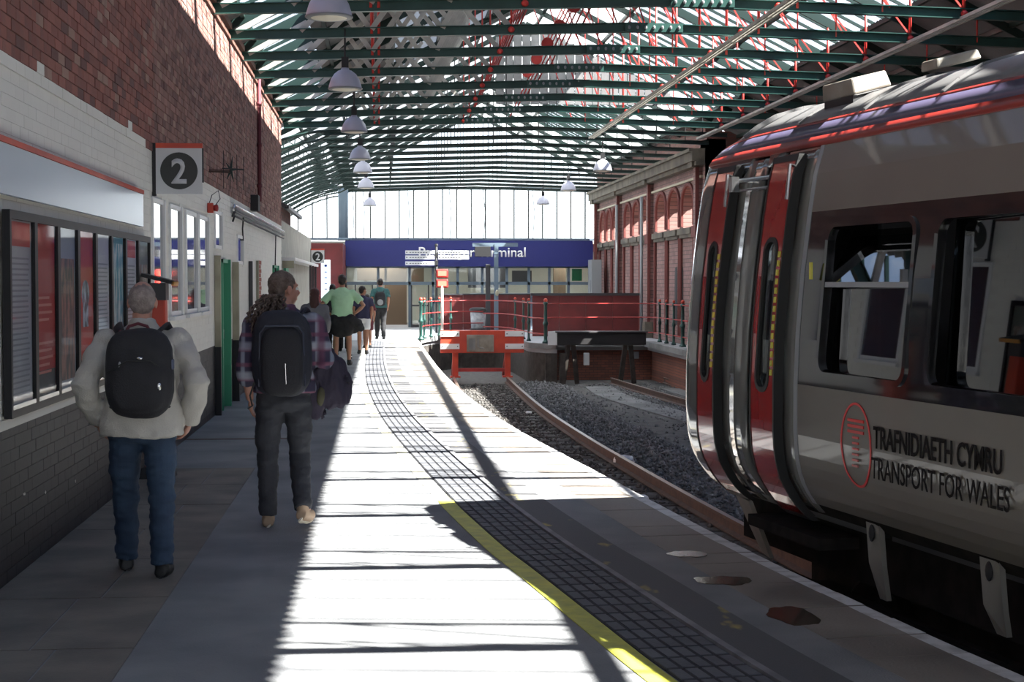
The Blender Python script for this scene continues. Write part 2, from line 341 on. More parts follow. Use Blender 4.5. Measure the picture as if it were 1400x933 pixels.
# concourse beyond the tracks: a tongue between the tracks and the right-hand platform
TIP = [(1.15, 48.0), (1.30, 49.4), (1.65, 50.9), (2.1, 52.1), (2.7, 52.9), (3.4, 53.1), (3.9, 52.4), (4.15, 50.6), (4.2, 47.5), (4.22, 45.6), (4.45, 44.7), (4.9, 44.3)]
cp = interp(TIP, 4); poly = [(p.x, p.y) for p in cp] + [(5.0, 46.2), (7.75, 46.2), (7.75, 37.5), (8.35, 37.5), (8.35, 62.5), (XW - 2.5, 62.5), (XW - 2.5, 49.6), (XW, 48.0)]
mb = MB(); mb.prism(poly, -.25, 0); struct(obj('concourse_floor', mb, M['floorpale']))
mb = MB(); mb.prism([(p.x, p.y) for p in cp] + [(4.9, 50), (4.9, 56), (0.5, 56), (0.5, 48)], ZT, -.26)
struct(obj('concourse_base_wall', mb, M['sleeper']))  # dark timber colour paints in the shadow below the concourse edge
mb = MB(); mb.bb(4.75, 8.3, 46.35, 47, ZT, -.22); mb.bb(7.9, 8.35, 37.5, 46.4, ZT, -.22); struct(obj('retaining_wall', mb, M['wallbrickX']))
mb = ribbon(offs(cp, -.02), offs(cp, .07), -.14, .015); k = obj('trim_1', mb, M['concrete']); struct(k)
mb = MB(); mb.bb(4.9, 7.8, 46.0, 46.36, -.14, .012); mb.bb(7.62, 7.92, 37.4, 46.1, -.14, .012); struct(obj('trim_2', mb, M['concrete']))
# coping slabs with painted edge, each its own stone
E2 = offs(EDGE, -.52); cop = empty('platform_edge'); struct(cop)
me = None
for i in range(len(EDGE) - 1):
    y = EDGE[i].y
    if y < -6: continue
    L = (EDGE[i + 1] - EDGE[i]).length; n = max(1, round(L / .62))
    for j in range(n):
        a = EDGE[i].lerp(EDGE[i + 1], j / n); b = EDGE[i].lerp(EDGE[i + 1], (j + 1) / n); c = E2[i].lerp(E2[i + 1], j / n); d = E2[i].lerp(E2[i + 1], (j + 1) / n)
        g = .004 * (b - a).normalized(); a2, b2, c2, d2 = a + g, b - g, c + g, d - g
        dz = random.uniform(-.002, .003); q = .82
        m1 = MB(); V = [(c2.x, c2.y), (a2.x, a2.y), (b2.x, b2.y), (d2.x, d2.y)]
        e = c2.lerp(a2, q); h = d2.lerp(b2, q)
        V = [(c2.x, c2.y, dz), (e.x, e.y, dz), (a2.x, a2.y, dz), (b2.x, b2.y, dz), (h.x, h.y, dz), (d2.x, d2.y, dz)]; V += [(x, y_, -.24) for x, y_, _ in V]
        m1.add(V, [(0, 1, 4, 5)], 0); m1.add(V, [(1, 2, 3, 4)], 1); m1.add(V, [(0, 6, 7, 8, 2, 1), (2, 8, 9, 3), (3, 9, 10, 11, 5, 4), (5, 11, 6, 0)], 0)
        obj('stone', m1, [M['coping'], M['edgewhite']], cop)
# tactile strip: slabs along the curve
TL = interp([(2.3, 1.0), (1.62, 4.6), (1.27, 6.72), (1.11, 7.84), (.92, 9.33), (.79, 10.3), (.61, 12.0), (.47, 13.71), (.29, 16.14), (.15, 18.17), (-.01, 21.05), (-.19, 26.1), (-.29, 32.4), (-.31, 40), (-.28, 46.6)], 6)
TWd = .385
tac = empty('tactile_paving'); struct(tac)
M['groove'] = mat('paver_groove', (.03, .03, .035), .9)
m1 = MB(); m1.bb(0, TWd, .004, .396, -.02, .006, 1)
for r in range(2):
    for c_ in range(5): m1.bb(c_ * .077 + .010, c_ * .077 + .067, r * .2 + .014, r * .2 + .186, .006, .0115)
tme = m1.mesh('tactile_slab', [M['tactile'], M['groove']])
dist = 0; target = 0; cnt = 0
for a, b in zip(TL, TL[1:]):
    L = (b - a).length
    while target <= dist + L:
        p = a.lerp(b, (target - dist) / L); t = (b - a).normalized(); link('tile', tme, tac, (p.x, p.y, 0.0), (0, 0, atan2(t.y, t.x) - pi / 2)); target += .4; cnt += 1
    dist += L
struct(obj('kerb_strip', ribbon(offs(TL, TWd + .005), offs(TL, TWd + .045), -.01, .02), M['kerbline']))
struct(obj('patched_strip', ribbon(offs(TL, TWd + .06), offs(TL, TWd + .33), -.01, .003), M['band']))
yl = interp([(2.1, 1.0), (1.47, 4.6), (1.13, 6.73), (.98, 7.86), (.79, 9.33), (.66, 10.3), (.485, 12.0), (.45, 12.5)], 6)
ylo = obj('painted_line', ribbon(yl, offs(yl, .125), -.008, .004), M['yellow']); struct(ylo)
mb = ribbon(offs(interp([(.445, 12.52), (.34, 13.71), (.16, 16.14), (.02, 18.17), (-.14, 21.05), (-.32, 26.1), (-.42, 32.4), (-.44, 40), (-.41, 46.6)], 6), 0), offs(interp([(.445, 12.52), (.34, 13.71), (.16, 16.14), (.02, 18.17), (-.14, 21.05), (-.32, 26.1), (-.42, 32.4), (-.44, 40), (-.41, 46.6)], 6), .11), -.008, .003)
struct(obj('sunlit_worn_line', mb, mat('sunlit_worn_yellow', (.45, .43, .30), .7, col2=(.30, .30, .28), scale=5)))  # sun glare past the train shadow painted in as paler, worn yellow
# older paving slabs beside the wall
pv = empty('slab_paving'); struct(pv)
y = -1.0; r = 0
while y < 14.85:
    L = min(1.22, 14.9 - y); w = XW
    for x0, x1 in (((-2.1, -1.62), (-1.615, -1.14)) if r % 2 else ((-2.1, -1.50), (-1.495, -1.14))):
        m1 = MB(); m1.bb(x0 + .003, x1 - .003, y + .005, y + L - .005, -.02, .004 + random.uniform(-.0015, .002)); obj('slab', m1, M['slab'], pv)
    y += L; r += 1
mb = MB(); mb.bb(-2.1, -.9, 17.6, 17.72, -.01, .003); struct(obj('drain_cover', mb, M['rust']))
for i, (x, y, a, b, l) in enumerate([(1.93, 9.9, .13, .11, 'small brown puddle beside the white platform edge, farthest of the three'), (1.95, 9.0, .17, .13, 'elongated brown puddle in front of the carriage steps'), (2.1, 8.0, .13, .22, 'wide shallow brown puddle nearest the camera')]):
    m1 = MB(); n = 26; P = [(x + a * cos(2 * pi * k / n) * (1 + .35 * noise.noise((cos(2 * pi * k / n) * 1.5, sin(2 * pi * k / n) * 1.5, i * 3.))), y + b * sin(2 * pi * k / n) * (1 + .45 * noise.noise((cos(2 * pi * k / n) * 2, sin(2 * pi * k / n) * 2, i * 5. + 2)))) for k in range(n)]
    m1.prism(P, .001, .0045); tag(obj('puddle', m1, M['puddle']), l, 'puddle', 'puddles on the platform')

# ------------------------------------------------------------------ left wall: brickwork, brick by brick near the camera
WY0, WY1, WTOP = -12.0, 35.0, 5.25
wl = empty('wall_left'); struct(wl)
OPEN = [(15.15, 15.92, 1.36, 2.50), (16.39, 17.28, 1.36, 2.50), (17.73, 18.77, 1.36, 2.50), (19.0, 19.96, 1.36, 2.50), (20.84, 21.7, 2.14, 2.64), (24.1, 25.0, 1.98, 2.42), (21.6, 22.45, 0, 2.02), (32.1, 33.2, 0, 2.05)]
for zz0, zz1, mm, nm in ((-.3, .88, 'mortardark', 'dado_backing'), (.88, 2.95, 'mortarwhite', 'painted_backing'), (2.95, WTOP, 'mortar', 'brick_backing')):
    mb = MB(); ys = sorted(set([WY0, WY1] + [v for o in OPEN for v in o[:2]]))
    for a, b in zip(ys, ys[1:]):
        zs = [(zz0, zz1)]
        for o in OPEN:
            if o[0] <= a and b <= o[1]:
                nz = []
                for p, q in zs:
                    if o[3] <= p or o[2] >= q: nz.append((p, q))
                    else:
                        if p < o[2]: nz.append((p, o[2]))
                        if q > o[3]: nz.append((o[3], q))
                zs = nz
        for p, q in zs: mb.bb(XW - .35, XW - .008, a, b, p, q)
    obj(nm, mb, M[mm], wl)
C, S, T, MI, near = [], [], [], [], []
BH, BL = .075, .2265
rows = int(WTOP / BH)
for r in range(rows):
    z0 = r * BH; z1 = z0 + BH - .008
    y = WY0 + 16.5 - (BL / 2 if r % 2 else 0)
    zone = 0 if z1 < .90 else (1 if z1 < 2.965 + .02 * sin(r) else 2)
    while y < WY1 - .1:
        y0, y1 = max(y, 4.5), min(y + BL - .008, WY1)
        skip = any(y1 > o[0] and y0 < o[1] and z1 > o[2] and z0 < o[3] for o in OPEN)
        if not skip:
            j = random.uniform(-.0035, .0035)
            if zone < 2: j = -.0068 + random.uniform(-.0008, .0008)
            zn = zone
            if zone == 2 and z0 < 3.02 and random.random() < .12 and y < 14.5: zn = 1
            if zone == 2 and 14.6 > y and z0 < 2.98: zn = 1
            if zn == 0: t = np.array([.019, .019, .022]) * random.uniform(.9, 1.2)
            elif zn == 1: t = np.array([.78, .765, .70]) * random.uniform(.975, 1.015)
            else:
                k = random.random()
                b_ = (.30, .115, .09) if y < 15.2 else (.28, .14, .115)
                t = np.array(b_) * random.uniform(.75, 1.2) if k < .8 else (np.array((.16, .075, .065)) if k < .93 else np.array((.36, .22, .17)))
                if 17.2 < y < 30 and random.random() < .3: t = t * np.array([.85, .95, 1.0])
            if 28.2 < y < 28.9 and 1.17 < z0 < 2.08: zn = 2; t = np.array((.36, .12, .09))
            gp = .005 if zn < 2 else 0
            rec = ((XW - .012 + j, (y0 + y1) / 2, (z0 + z1) / 2), (.03, y1 - y0 + gp, z1 - z0 + gp), t, 1 if zn < 2 else 0)
            if 9.0 < y0 < 10.4 and len(near) < 298 and not (9.1 < y0 and .93 < z0 < 2.12): near.append(rec)
            else: C.append(rec[0]); S.append(rec[1]); T.append(rec[2]); MI.append(rec[3])
        y += BL
bw = link('brickwork', np_boxes('brickwork', C, S, T, [M['brick'], M['paintbrick']], MI, [0, 1, 2, 3, 4]), wl); stuff(bw)
for c, s, t, mi in near:
    me = np_boxes('brick', [(0, 0, 0)], [s], [t], [M['paintbrick'] if mi else M['brick']]); link('brick', me, wl, c)
mb = MB(); mb.bb(XW - .05, XW + .012, 4.5, 14.9, .875, .93); obj('ledge', mb, M['mortarwhite'], wl)
for cy, cz, w_, h_ in ((11.75, .80, .05, .10), (12.6, .70, .06, .09), (12.75, .50, .10, .22), (10.3, .38, .03, .02), (9.7, .45, .05, .02), (11.3, .33, .03, .02)):
    P = [(cy + w_ * (.5 + .4 * noise.noise((k * 1.3, cy, cz))) * cos(2 * pi * k / 9), cz + h_ * (.5 + .5 * noise.noise((k * 1.7, cz, cy))) * sin(2 * pi * k / 9)) for k in range(9)]
    mb = MB(); V = [(XW - .003, a, b) for a, b in P] + [(XW + .001, a, b) for a, b in P]; mb.add(V, [tuple(range(9, 18))] + [(k, (k + 1) % 9, 9 + (k + 1) % 9, 9 + k) for k in range(9)]); obj('bare_plaster_patch', mb, M['mortarwhite'], wl)
# timber plate, eaves rail
mb = MB(); mb.bb(XW - .35, XW + .05, WY0, WY1, 5.25, 5.33); mb.bb(XW - .01, XW + .03, WY0, WY1, 5.12, 5.17); struct(obj('trim_3', mb, M['sheetred']))
mb = MB(); mb.bb(XW - .35, XW - .02, WY1 - .22, WY1, -.2, 5.25); obj('end_pier', mb, M['plainbrick'], wl)
# low building further along on the same line
mb = MB(); mb.bb(XW - 3.2, XW, 35.0, 50.0, -.2, .90, 1); mb.bb(XW - 3.2, XW, 35.0, 50.0, .90, 3.05, 0); struct(obj('wall_far_left', mb, [M['farcream'], M['mortardark']]))
mb = MB(); mb.bb(XW - 3.1, XW - .1, 35.1, 40.5, 3.05, 3.42); struct(obj('wall_upper_left', mb, M['plainbrick']))
rf = empty('slate_roof'); struct(rf)
sl = MB(); sl.bar((XW + .12, 38, 3.36), (XW - 1.5, 38, 4.1), .05, 6.2); obj('roof_slope', sl, M['slate'], rf); tmp = MB(); tmp.bb(XW + .08, XW + .16, 35.0, 41, 3.30, 3.38); obj('gutter', tmp, M['dkgrey'], rf)
for i, (y0, y1, z0, z1) in enumerate([o for o in OPEN if o[2] > .5]):
    w = empty('window_%d' % (i + 1), (XW, y0, z0)); struct(w)
    f = MB(); t = .05; H = z1 - z0; B = y1 - y0
    f.bb(-.10, .016, 0, t, 0, H); f.bb(-.10, .03, B - t, B, 0, H); f.bb(-.10, .016, t, B - t, 0, t); f.bb(-.10, .016, t, B - t, H - t, H)
    obj('frame', f, M['white'], w, bevel=.004); g = MB(); g.bb(-.005, .004, t, B - t, t, H - t); obj('pane', g, M['darkglass'], w)
    if H > 1: q = MB(); q.bb(0.0, .05, -.03, B + .03, -.04, 0.0); obj('sill', q, M['white'], w)
for i, (y0, y1, z0, z1) in enumerate([o for o in OPEN if o[2] < .5]):
    w = empty('door_%d' % (i + 1), (XW, y0, 0)); struct(w); B = y1 - y0
    f = MB(); f.bb(-.12, -.07, .05, B - .05, 0, z1 - .05); obj('door_panel', f, M['doorgreen'], w)
    f = MB(); f.bb(-.12, .03, 0, .05, 0, z1); f.bb(-.12, .06, B - .05, B, 0, z1); f.bb(-.12, .03, 0, B, z1 - .05, z1); obj('door_frame', f, M['doorgreen'], w)
    f = MB(); f.box((-.05, B - .15, 1.0), (.06, .03, .12)); obj('handle', f, M['chrome'], w)
for y0, m_, zt, dp in ((20.9, 'tan', 2.05, .075), (23.4, 'tan', 2.0, .09), (26.3, 'dkgrey', 2.05, .06), (27.9, 'tan', 2.08, .04)):
    mb = MB(); mb.bb(XW, XW + dp, y0 - .1, y0, .88, zt, 0); mb.bb(XW, XW + dp, y0 - .1, y0, 0, .88, 1); tag(obj('door_jamb', mb, [M[m_], M['blackm']]), {20.9: 'tall tan door post just past the four tall windows, dark below', 23.4: 'tan door post just past the green door, black below', 26.3: 'thin dark grey post between tan posts on the white wall', 27.9: 'narrow tan post beside the patch of bare red brick'}[y0], 'post')
mb = MB(); mb.bb(XW, XW + .06, 35.6, 36.6, 1.68, 2.05); tag(obj('notice_board', mb, M['doorgreen']), 'small green board on the white wall under the far canopy', 'board')
cn = empty('canopy', (XW, 37, 2.2)); tag(cn, 'shallow pale canopy on brackets over the far door in the white wall', 'canopy')
mb = MB(); mb.bb(0, .28, -1.8, 11.5, -.02, .05); obj('top', mb, M['white'], cn); mb = MB(); mb.bb(0, .25, -1.8, -1.72, -.18, -.02); obj('bracket', mb, M['tan'], cn)
for y in (7.5, 9.2, 11): mb = MB(); mb.bb(.18, .24, y, y + .08, -2.2, -.02); obj('post', mb, M['dkgrey'], cn)
# conduits, downpipe, bell, aerial, switch box
for z, r, m_, l in ((2.80, .022, 'chrome', 'silver conduit pipe along the top of the white paintwork'), (2.72, .020, 'dkgrey', 'dark conduit pipe just below the silver one'), (2.65, .014, 'blackm', 'thin black cable below the two conduits')):
    mb = MB(); mb.tube([(XW + .03, 23.1, z - .08), (XW + .05, 23.15, z), (XW + .05, 34.9, z)], r, 8); tag(obj('conduit', mb, M[m_], smooth=True), l, 'pipe')
mb = MB(); mb.tube([(XW + .05, 28.0, 5.2), (XW + .05, 28.0, 3.1)], .035, 8)
for z in (4.8, 4.1, 3.4): mb.tube([(XW + .05, 28.0, z), (XW + .05, 28.0, z - .06)], .045, 8)
tag(obj('downpipe', mb, M['maroon'], smooth=True), 'dark brown downpipe on the upper brick wall', 'pipe')
mb = MB(); mb.bb(XW, XW + .13, 26.6, 27.0, 2.88, 3.14); tag(obj('junction_box', mb, M['blackm'], bevel=.01), 'black box at the foot of the brown downpipe', 'box')
for y, z0, z1 in ((32.6, 1.55, 2.65), (24.9, 2.35, 2.7)):
    mb = MB(); mb.tube([(XW + .03, y, z1), (XW + .02, y - .05, (z0 + z1) / 2), (XW + .02, y + .04, z0)], .012, 6); tag(obj('cable', mb, M['blackm']), 'long black cable hanging from the conduits down the white wall' if z0 < 2 else 'short black cable by the small square window', 'cable')
bl = empty('alarm_bell', (XW, 20.05, 2.62)); tag(bl, 'small red alarm box with black sounder on the white wall', 'alarm')
mb = MB(); mb.bb(0, .07, -.06, .06, -.06, .06); obj('box', mb, M['brightred'], bl, bevel=.006); mb = MB(); mb.lathe([(.035, 0), (.045, .05), (.02, .06)], n=12); o = obj('sounder', mb, M['red'], bl, smooth=True, loc=(.07, 0, 0), rot=(0, pi / 2, 0))
mb = MB(); mb.tube([(.02, 0, .06), (.05, .02, .16), (.12, .1, .22), (.14, .12, .12), (.09, .06, .04)], .005, 6); obj('cable', mb, M['blackm'], bl)
an = empty('aerial', (XW, 20.2, 3.08)); tag(an, 'small black television aerial on a bracket from the brick wall', 'aerial')
mb = MB(); mb.tube([(0, 0, 0), (.26, 0, -.01)], .012, 6); mb.tube([(0, 0, .02), (.26, 0, .01)], .006, 6); obj('bracket', mb, M['rust'], an)
mb = MB(); mb.tube([(.18, -.1, .03), (.42, .12, .03)], .009, 6); obj('boom', mb, M['blackm'], an)
for k in range(4):
    x = .19 + k * .075; mb = MB(); mb.tube([(x, -.09 + k * .07, .25 - .02 * k), (x, -.09 + k * .07, -.22)], .004, 6); obj('rod', mb, M['blackm'], an)
for k in range(5):
    a = k * 1.3; mb = MB(); mb.tube([(.27, 0, .02), (.27 + .07 * cos(a), .02, .02 + .17 * sin(a))], [.018, .003], 6); obj('vane', mb, M['dkgreen'], an)

# white enamel panel and posters
pn = empty('fascia_board', (XW + .01, 4.6, 2.19)); tag(pn, 'long glossy pale blue fascia panel with red top stripe above the posters', 'panel')
mb = MB(); mb.bb(.005, .04, 0, 9.68, 0, .28); obj('panel', mb, M['whitegloss'], pn); mb = MB(); mb.bb(.005, .048, 0, 9.68, .282, .315); obj('stripe', mb, M['brightred'], pn)
PD = [('grey timetable sheet with a red heading, nearest the camera', (.42, .44, .48), (.45, .03, .03), 'grid'), ('plain red poster with faint pale columns of print, second in the row', (.40, .03, .03), (.33, .02, .025), 'lines'),
      ('grey poster with a dark street scene, third in the row', (.30, .34, .40), (.10, .09, .09), 'scene'), ('red poster with a pale blue picture, fourth in the row', (.45, .035, .03), (.40, .50, .62), 'pic'),
      ('pale poster of small print, fifth in the row', (.50, .52, .58), (.42, .44, .50), 'grid'), ('teal and white swirling picture poster, sixth in the row', (.05, .26, .34), (.5, .6, .62), 'swirl'),
      ('white poster with a narrow red heading, seventh in the row', (.52, .54, .60), (.5, .04, .03), 'grid'), ('grey green poster farthest along the row', (.20, .23, .20), (.40, .42, .38), 'scene')]
fr = MB(); P_, Hh = .69, 1.17
fr.bb(0, .044, 0, .04, 0, Hh); fr.bb(0, .044, P_ - .04, P_, 0, Hh); fr.bb(0, .044, .04, P_ - .04, 0, .045); fr.bb(0, .044, .04, P_ - .04, Hh - .05, Hh)
frm = fr.mesh('frame', M['black']); tr_ = MB(); tr_.bb(.02, .043, .04, P_ - .04, .045, .07); trm = tr_.mesh('lower_trim', M['chrome']); gm = MB(); gm.bb(.030, .034, .04, P_ - .04, .07, Hh - .05); gmm = gm.mesh('pane', M['posterglass'])
def artmat(name, c1, c2, sc, lo, hi, stretch): return mat(name, c1, .6, col2=c2, scale=sc, lo=lo, hi=hi, stretch=stretch)
for i, (l, c1, c2, kind) in enumerate(PD):
    po = empty('poster_frame', (XW + .012, 9.15 + P_ * i, .94)); tag(po, 'black framed ' + l, 'poster', 'posters in black frames along the wall')
    link('frame', frm, po); link('lower_trim', trm, po); link('pane', gmm, po)
    bgm = artmat('poster_ground_%d' % i, c1, tuple(v * .85 for v in c1), 3, .3, .7, None)
    mb = MB(); mb.bb(.01, .02, .04, P_ - .04, .05, Hh - .05); sh = obj('poster_sheet', mb, bgm, po)
    mb = MB()
    if kind == 'grid':
        mb.bb(.02, .022, .08, P_ - .08, Hh - .2, Hh - .06); obj('heading', mb, mat('heading_%d' % i, c2, .6), sh)
        q = MB()
        for k in range(26): q.bb(.02, .0215, .10, P_ - .10 - .06 * random.random(), .12 + k * .031, .122 + k * .031 + .009)
        obj('print_lines', q, mat('print_grey', (.25, .26, .30), .7), sh)
    elif kind == 'lines':
        for k in range(9): mb.bb(.02, .022, .11, P_ - .12 - .12 * random.random(), .2 + k * .045 + (.1 if k > 4 else 0), .2 + k * .045 + (.1 if k > 4 else 0) + .016)
        obj('print_lines', mb, mat('print_pink', (.55, .22, .20), .7), sh); q = MB(); q.bb(.02, .021, .05, P_ - .05, .05, .22); obj('dark_footer', q, mat('footer_dark', (.04, .05, .06), .6), sh)
    elif kind == 'pic':
        mb.ell((.021, P_ / 2, .68), (.002, .15, .10)); mb.bb(.02, .022, P_ / 2 - .10, P_ / 2 + .1, .45, .66); obj('picture', mb, artmat('pic_blue', c2, (.08, .09, .12), 9, .4, .6, None), sh); q = MB(); q.bb(.02, .022, .05, P_ - .05, .05, .22); obj('dark_footer', q, mat('footer_dark', (.04, .05, .06), .6), sh)
    else:
        mb.bb(.02, .022, .08, P_ - .08, .12, Hh - .25 if kind == 'scene' else Hh - .1); obj('picture', mb, artmat('picture_%d' % i, c2, c1 if kind == 'swirl' else (.30, .16, .13), 5 if kind == 'swirl' else 8, .42, .58, (1, 2.5, 1) if kind == 'swirl' else (1, 2, .8)), sh)

# platform number signs
def numsign(loc, s, label, t=.035):
    e = empty('platform_sign', loc); tag(e, label, 'sign')
    mb = MB(); mb.bb(0, s, -t / 2, t / 2, 0, s); obj('board', mb, M['whitesign'], e)
    mb = MB(); mb.bb(-.004, s + .004, -t / 2 - .004, t / 2 + .004, s - .001, s + .045); obj('red_top', mb, M['brightred'], e)
    mb = MB(); mb.bb(-.035, 0, -t / 2 - .01, t / 2 + .01, -.02, s + .045); obj('bracket', mb, M['blackm'], e); mb = MB(); mb.bb(s, s + .012, -t / 2, t / 2, s * .25, s); obj('edge_strip', mb, M['blackm'], e)
    for sg in (-1, 1):
        R = Matrix.Translation((s / 2, sg * t / 2, s / 2)) @ (Matrix.Rotation(pi / 2, 4, 'X') if sg < 0 else Matrix.Rotation(pi, 4, 'Z') @ Matrix.Rotation(pi / 2, 4, 'X'))
        mb = MB(); n = 40; mb.prism([(s * .405 * cos(2 * pi * k / n), s * .405 * sin(2 * pi * k / n)) for k in range(n)], 0, .004); d = obj('roundel', mb, M['signblack'], e); d.matrix_local = R
        text('numeral', '2', M['whitesign'], d, width=s * .33, height=s * .53, depth=.003, M4=Matrix.Translation((0, -s * .265, .004)), align='C', bold=.02)
M['whitesign'] = mat('sign_white', (.58, .59, .60), .45); M['signblack'] = mat('sign_black', (.015, .018, .018), .4)
numsign((XW + .03, 15.25, 2.53), .425, 'large square platform number 2 sign with red top on the brick wall')
numsign((XW + .02, 49.6, 2.30), .40, 'small distant platform number 2 sign at the far end of the white wall')

# red stand with black hood behind the man in the cream jacket
st = empty('help_point', (-1.93, 14.2, 0)); tag(st, 'red and black stand with sloping hood against the wall by the posters', 'stand')
mb = MB(); mb.box((0, 0, .05), (.30, .30, .10), taper=.85); obj('base', mb, M['blackm'], st, bevel=.01)
mb = MB(); mb.box((0, 0, .85), (.20, .20, 1.50), taper=.8); obj('body', mb, M['brightred'], st, bevel=.015)
mb = MB(); mb.prism([(-.14, -.16), (.14, -.16), (.14, .16), (-.14, .16)], 0, .03); o = obj('hood', mb, M['blackm'], st, loc=(.02, 0, 1.72), rot=(0, radians(14), 0)); mb = MB(); mb.bb(.13, .15, -.16, .16, -.01, .025); obj('hood_trim', mb, M['amber'], o)
mb = MB(); mb.bb(-.09, .09, -.10, .10, 1.55, 1.70); obj('head', mb, M['dkgrey'], st)

# ------------------------------------------------------------------ roof
ZTIE = 5.36; SL = .5; XR = 3.65; ZR = 5.42 + (XR + 2.1) * SL
def zroof(x): return ZR - abs(x - XR) * SL
TY = [20.83 + 2.16 * n for n in range(-15, 20)]
XE = 9.9
def make_truss(far):
    e = empty('roof_truss'); tag(e, 'slender dark green roof truss over the far end, with thin hangers' if far else 'green girder roof truss with cream struts and red tie rods', 'truss', 'far dark roof trusses' if far else 'green roof trusses over the platform')
    xr = 8.3 if far else XE
    def zt(x): return ZTIE - (.18 * (XR - x) / 5.75 if x < XR else .16 * (x - XR) / 6)
    h = .09 if far else .125
    for nm, a, b in (('tie_beam', -2.1 if not far else -1.3, XR), ('tie_beam', XR, xr)):
        mb = MB(); A = (a, 0, zt(a)); B = (b, 0, zt(b))
        mb.bar((a, 0, zt(a) - h / 2), (b, 0, zt(b) - h / 2), .012, .10); mb.bar((a, 0, zt(a) + h / 2), (b, 0, zt(b) + h / 2), .012, .10); mb.bar(A, B, h, .012)
        obj(nm, mb, M['dkgreen'] if far else M['green'], e)
    for a, b in ((-2.3 if not far else -3.8, XR), (XR, xr + .1)):
        mb = MB(); mb.bar((a, 0, zroof(a) - .12), (b, 0, zroof(b) - .12), .12, .045); obj('rafter', mb, M['dkgreen'], e)
    if far:
        for x in (-.8, .4, 1.88, 3.0, 4.2, 5.46, 6.6, 7.7):
            mb = MB(); mb.tube([(x, 0, zt(x)), (x, 0, zroof(x) - .15)], .012, 6); obj('hanger', mb, M['blackm'], e)
        # curved bracket down to the left
        cpts = [(-.9 - 2.9 * t, 0, 5.28 - 1.15 * t ** 2.1) for t in np.linspace(0, 1, 12)]
        mb = MB(); mb.tube(cpts, .035, 6); c2 = [(x - .02, 0, z - .22 * min(1, (-.9 - x) / .5)) for x, _, z in cpts]; mb.tube(c2, .028, 6)
        for p, q, p2 in zip(cpts[1:], c2[1:], cpts[2:] + [cpts[-1]]): mb.tube([p, q], .012, 5); mb.tube([q, p2], .012, 5)
        obj('curved_bracket', mb, M['dkgreen'], e)
        return e
    # left side: cream struts in a lattice
    nod = [-2.0, -1.1, -.1, .9, 1.88]
    for a, b in zip(nod, nod[1:]):
        mb = MB(); mb.bar((a, 0, zt(a) + .04), (b, 0, zroof(b) - .2), .075, .05); obj('strut', mb, M['strut'], e)
    for a, b in ((-.6, -.1), (0.15, .9), (.75, 1.88)):
        mb = MB(); mb.bar((a, .05, zroof(a) - .2), (b, .05, zt(b) + .03), .075, .04); obj('strut', mb, M['strut'], e)
    for x in (-.1, 1.88, 5.46, 7.7, 4.6, 6.6, 8.7):
        mb = MB(); mb.tube([(x, 0, zt(x) - .02), (x, 0, zroof(x) - .18)], .022 if x in (-.1, 5.46, 7.7) else .013, 8)
        if x in (-.1,): mb.tube([(x + .1, 0, zt(x) - .02), (x + .1, 0, zroof(x) - .18)], .022, 8)
        obj('rod', mb, M['rodred'], e, smooth=True)
    for a, b in ((4.0, 5.46), (5.6, 6.7), (6.7, 7.7)):
        mb = MB(); mb.bar((a, 0, zroof(a) - .2), (b, 0, zt(b) + .04), .022, .02); obj('brace', mb, M['rodred'], e)
    for x in (1.88, 5.2, 7.7):
        mb = MB(); mb.ell((x, -.02, zt(x) + .0), (.05, .05, .045), 10, 6); obj('node_casting', mb, M['rodred'], e, smooth=True)
    # crossed red lattice about the ridge
    mb = MB()
    for a, b in ((2.0, 3.0), (2.9, 4.1), (4.3, 3.4)):
        mb.tube([(a, .04, zt(a) + .05), (b, .04, zroof(b) - .2)], .014, 6)
    mb.lathe([(.12, -.02), (.12, .02)], (3.3, 0, 0), 14); mb.v = [v if i < len(mb.v) - 28 else (v[0], (v[2]) , v[1] + 6.4) for i, v in enumerate(mb.v)]
    obj('cross_brace', mb, M['red'], e)
    # splice plate with rivets
    mb = MB(); mb.bb(-.42, .42, -.062, -.05, -.062, .062); sp = obj('splice_plate', mb, M['green'], e)
    mb = MB()
    for k in range(7): mb.ell((-.36 + k * .12, -.07, 0), (.022, .018, .03), 8, 5)
    stuff(obj('rivets', mb, M['grey'], sp))
    return e
proto = {}
bpy.context.view_layer.update()
for y in TY:
    far = y > 37.5
    if far not in proto: e = make_truss(far); proto[far] = e; tmpl = [(c, list(c.children)) for c in e.children]; proto[(far, 'c')] = tmpl
    else:
        s = proto[far]; e = s.copy(); COL.objects.link(e)
        for c, sub in proto[(far, 'c')]:
            k = c.copy(); COL.objects.link(k); k.parent = e
            for d in sub: q = d.copy(); COL.objects.link(q); q.parent = k
            if c.name.startswith('splice'):
                xs = max(1.9, min(5.2, 3.95 - .125 * (y - 22.8))); k.location = (xs, 0, ZTIE - (.18 * (XR - xs) / 5.75 if xs < XR else .16 * (xs - XR) / 6))
    e.location = (0, y, 0)
    vis = [t for t in TY if (t > 20 and (t > 37.5) == far)]
    if y in vis:
        n_ = vis.index(y) + 1; od = ['nearest', 'second', 'third', 'fourth', 'fifth', 'sixth', 'seventh', 'eighth', 'ninth', 'tenth', 'eleventh', 'twelfth', 'thirteenth'][n_ - 1]
        e['label'] = ('slender dark green truss over the far end, %s of the dark ones' if far else 'green girder truss with cream struts and red rods, %s in view') % od
for c, sub in proto[(False, 'c')]:
    if c.name.startswith('splice'): c.location = (5.2, 0, ZTIE - .04)
Y0, YM, Y1 = TY[0] - 1, 38.0, 62.0
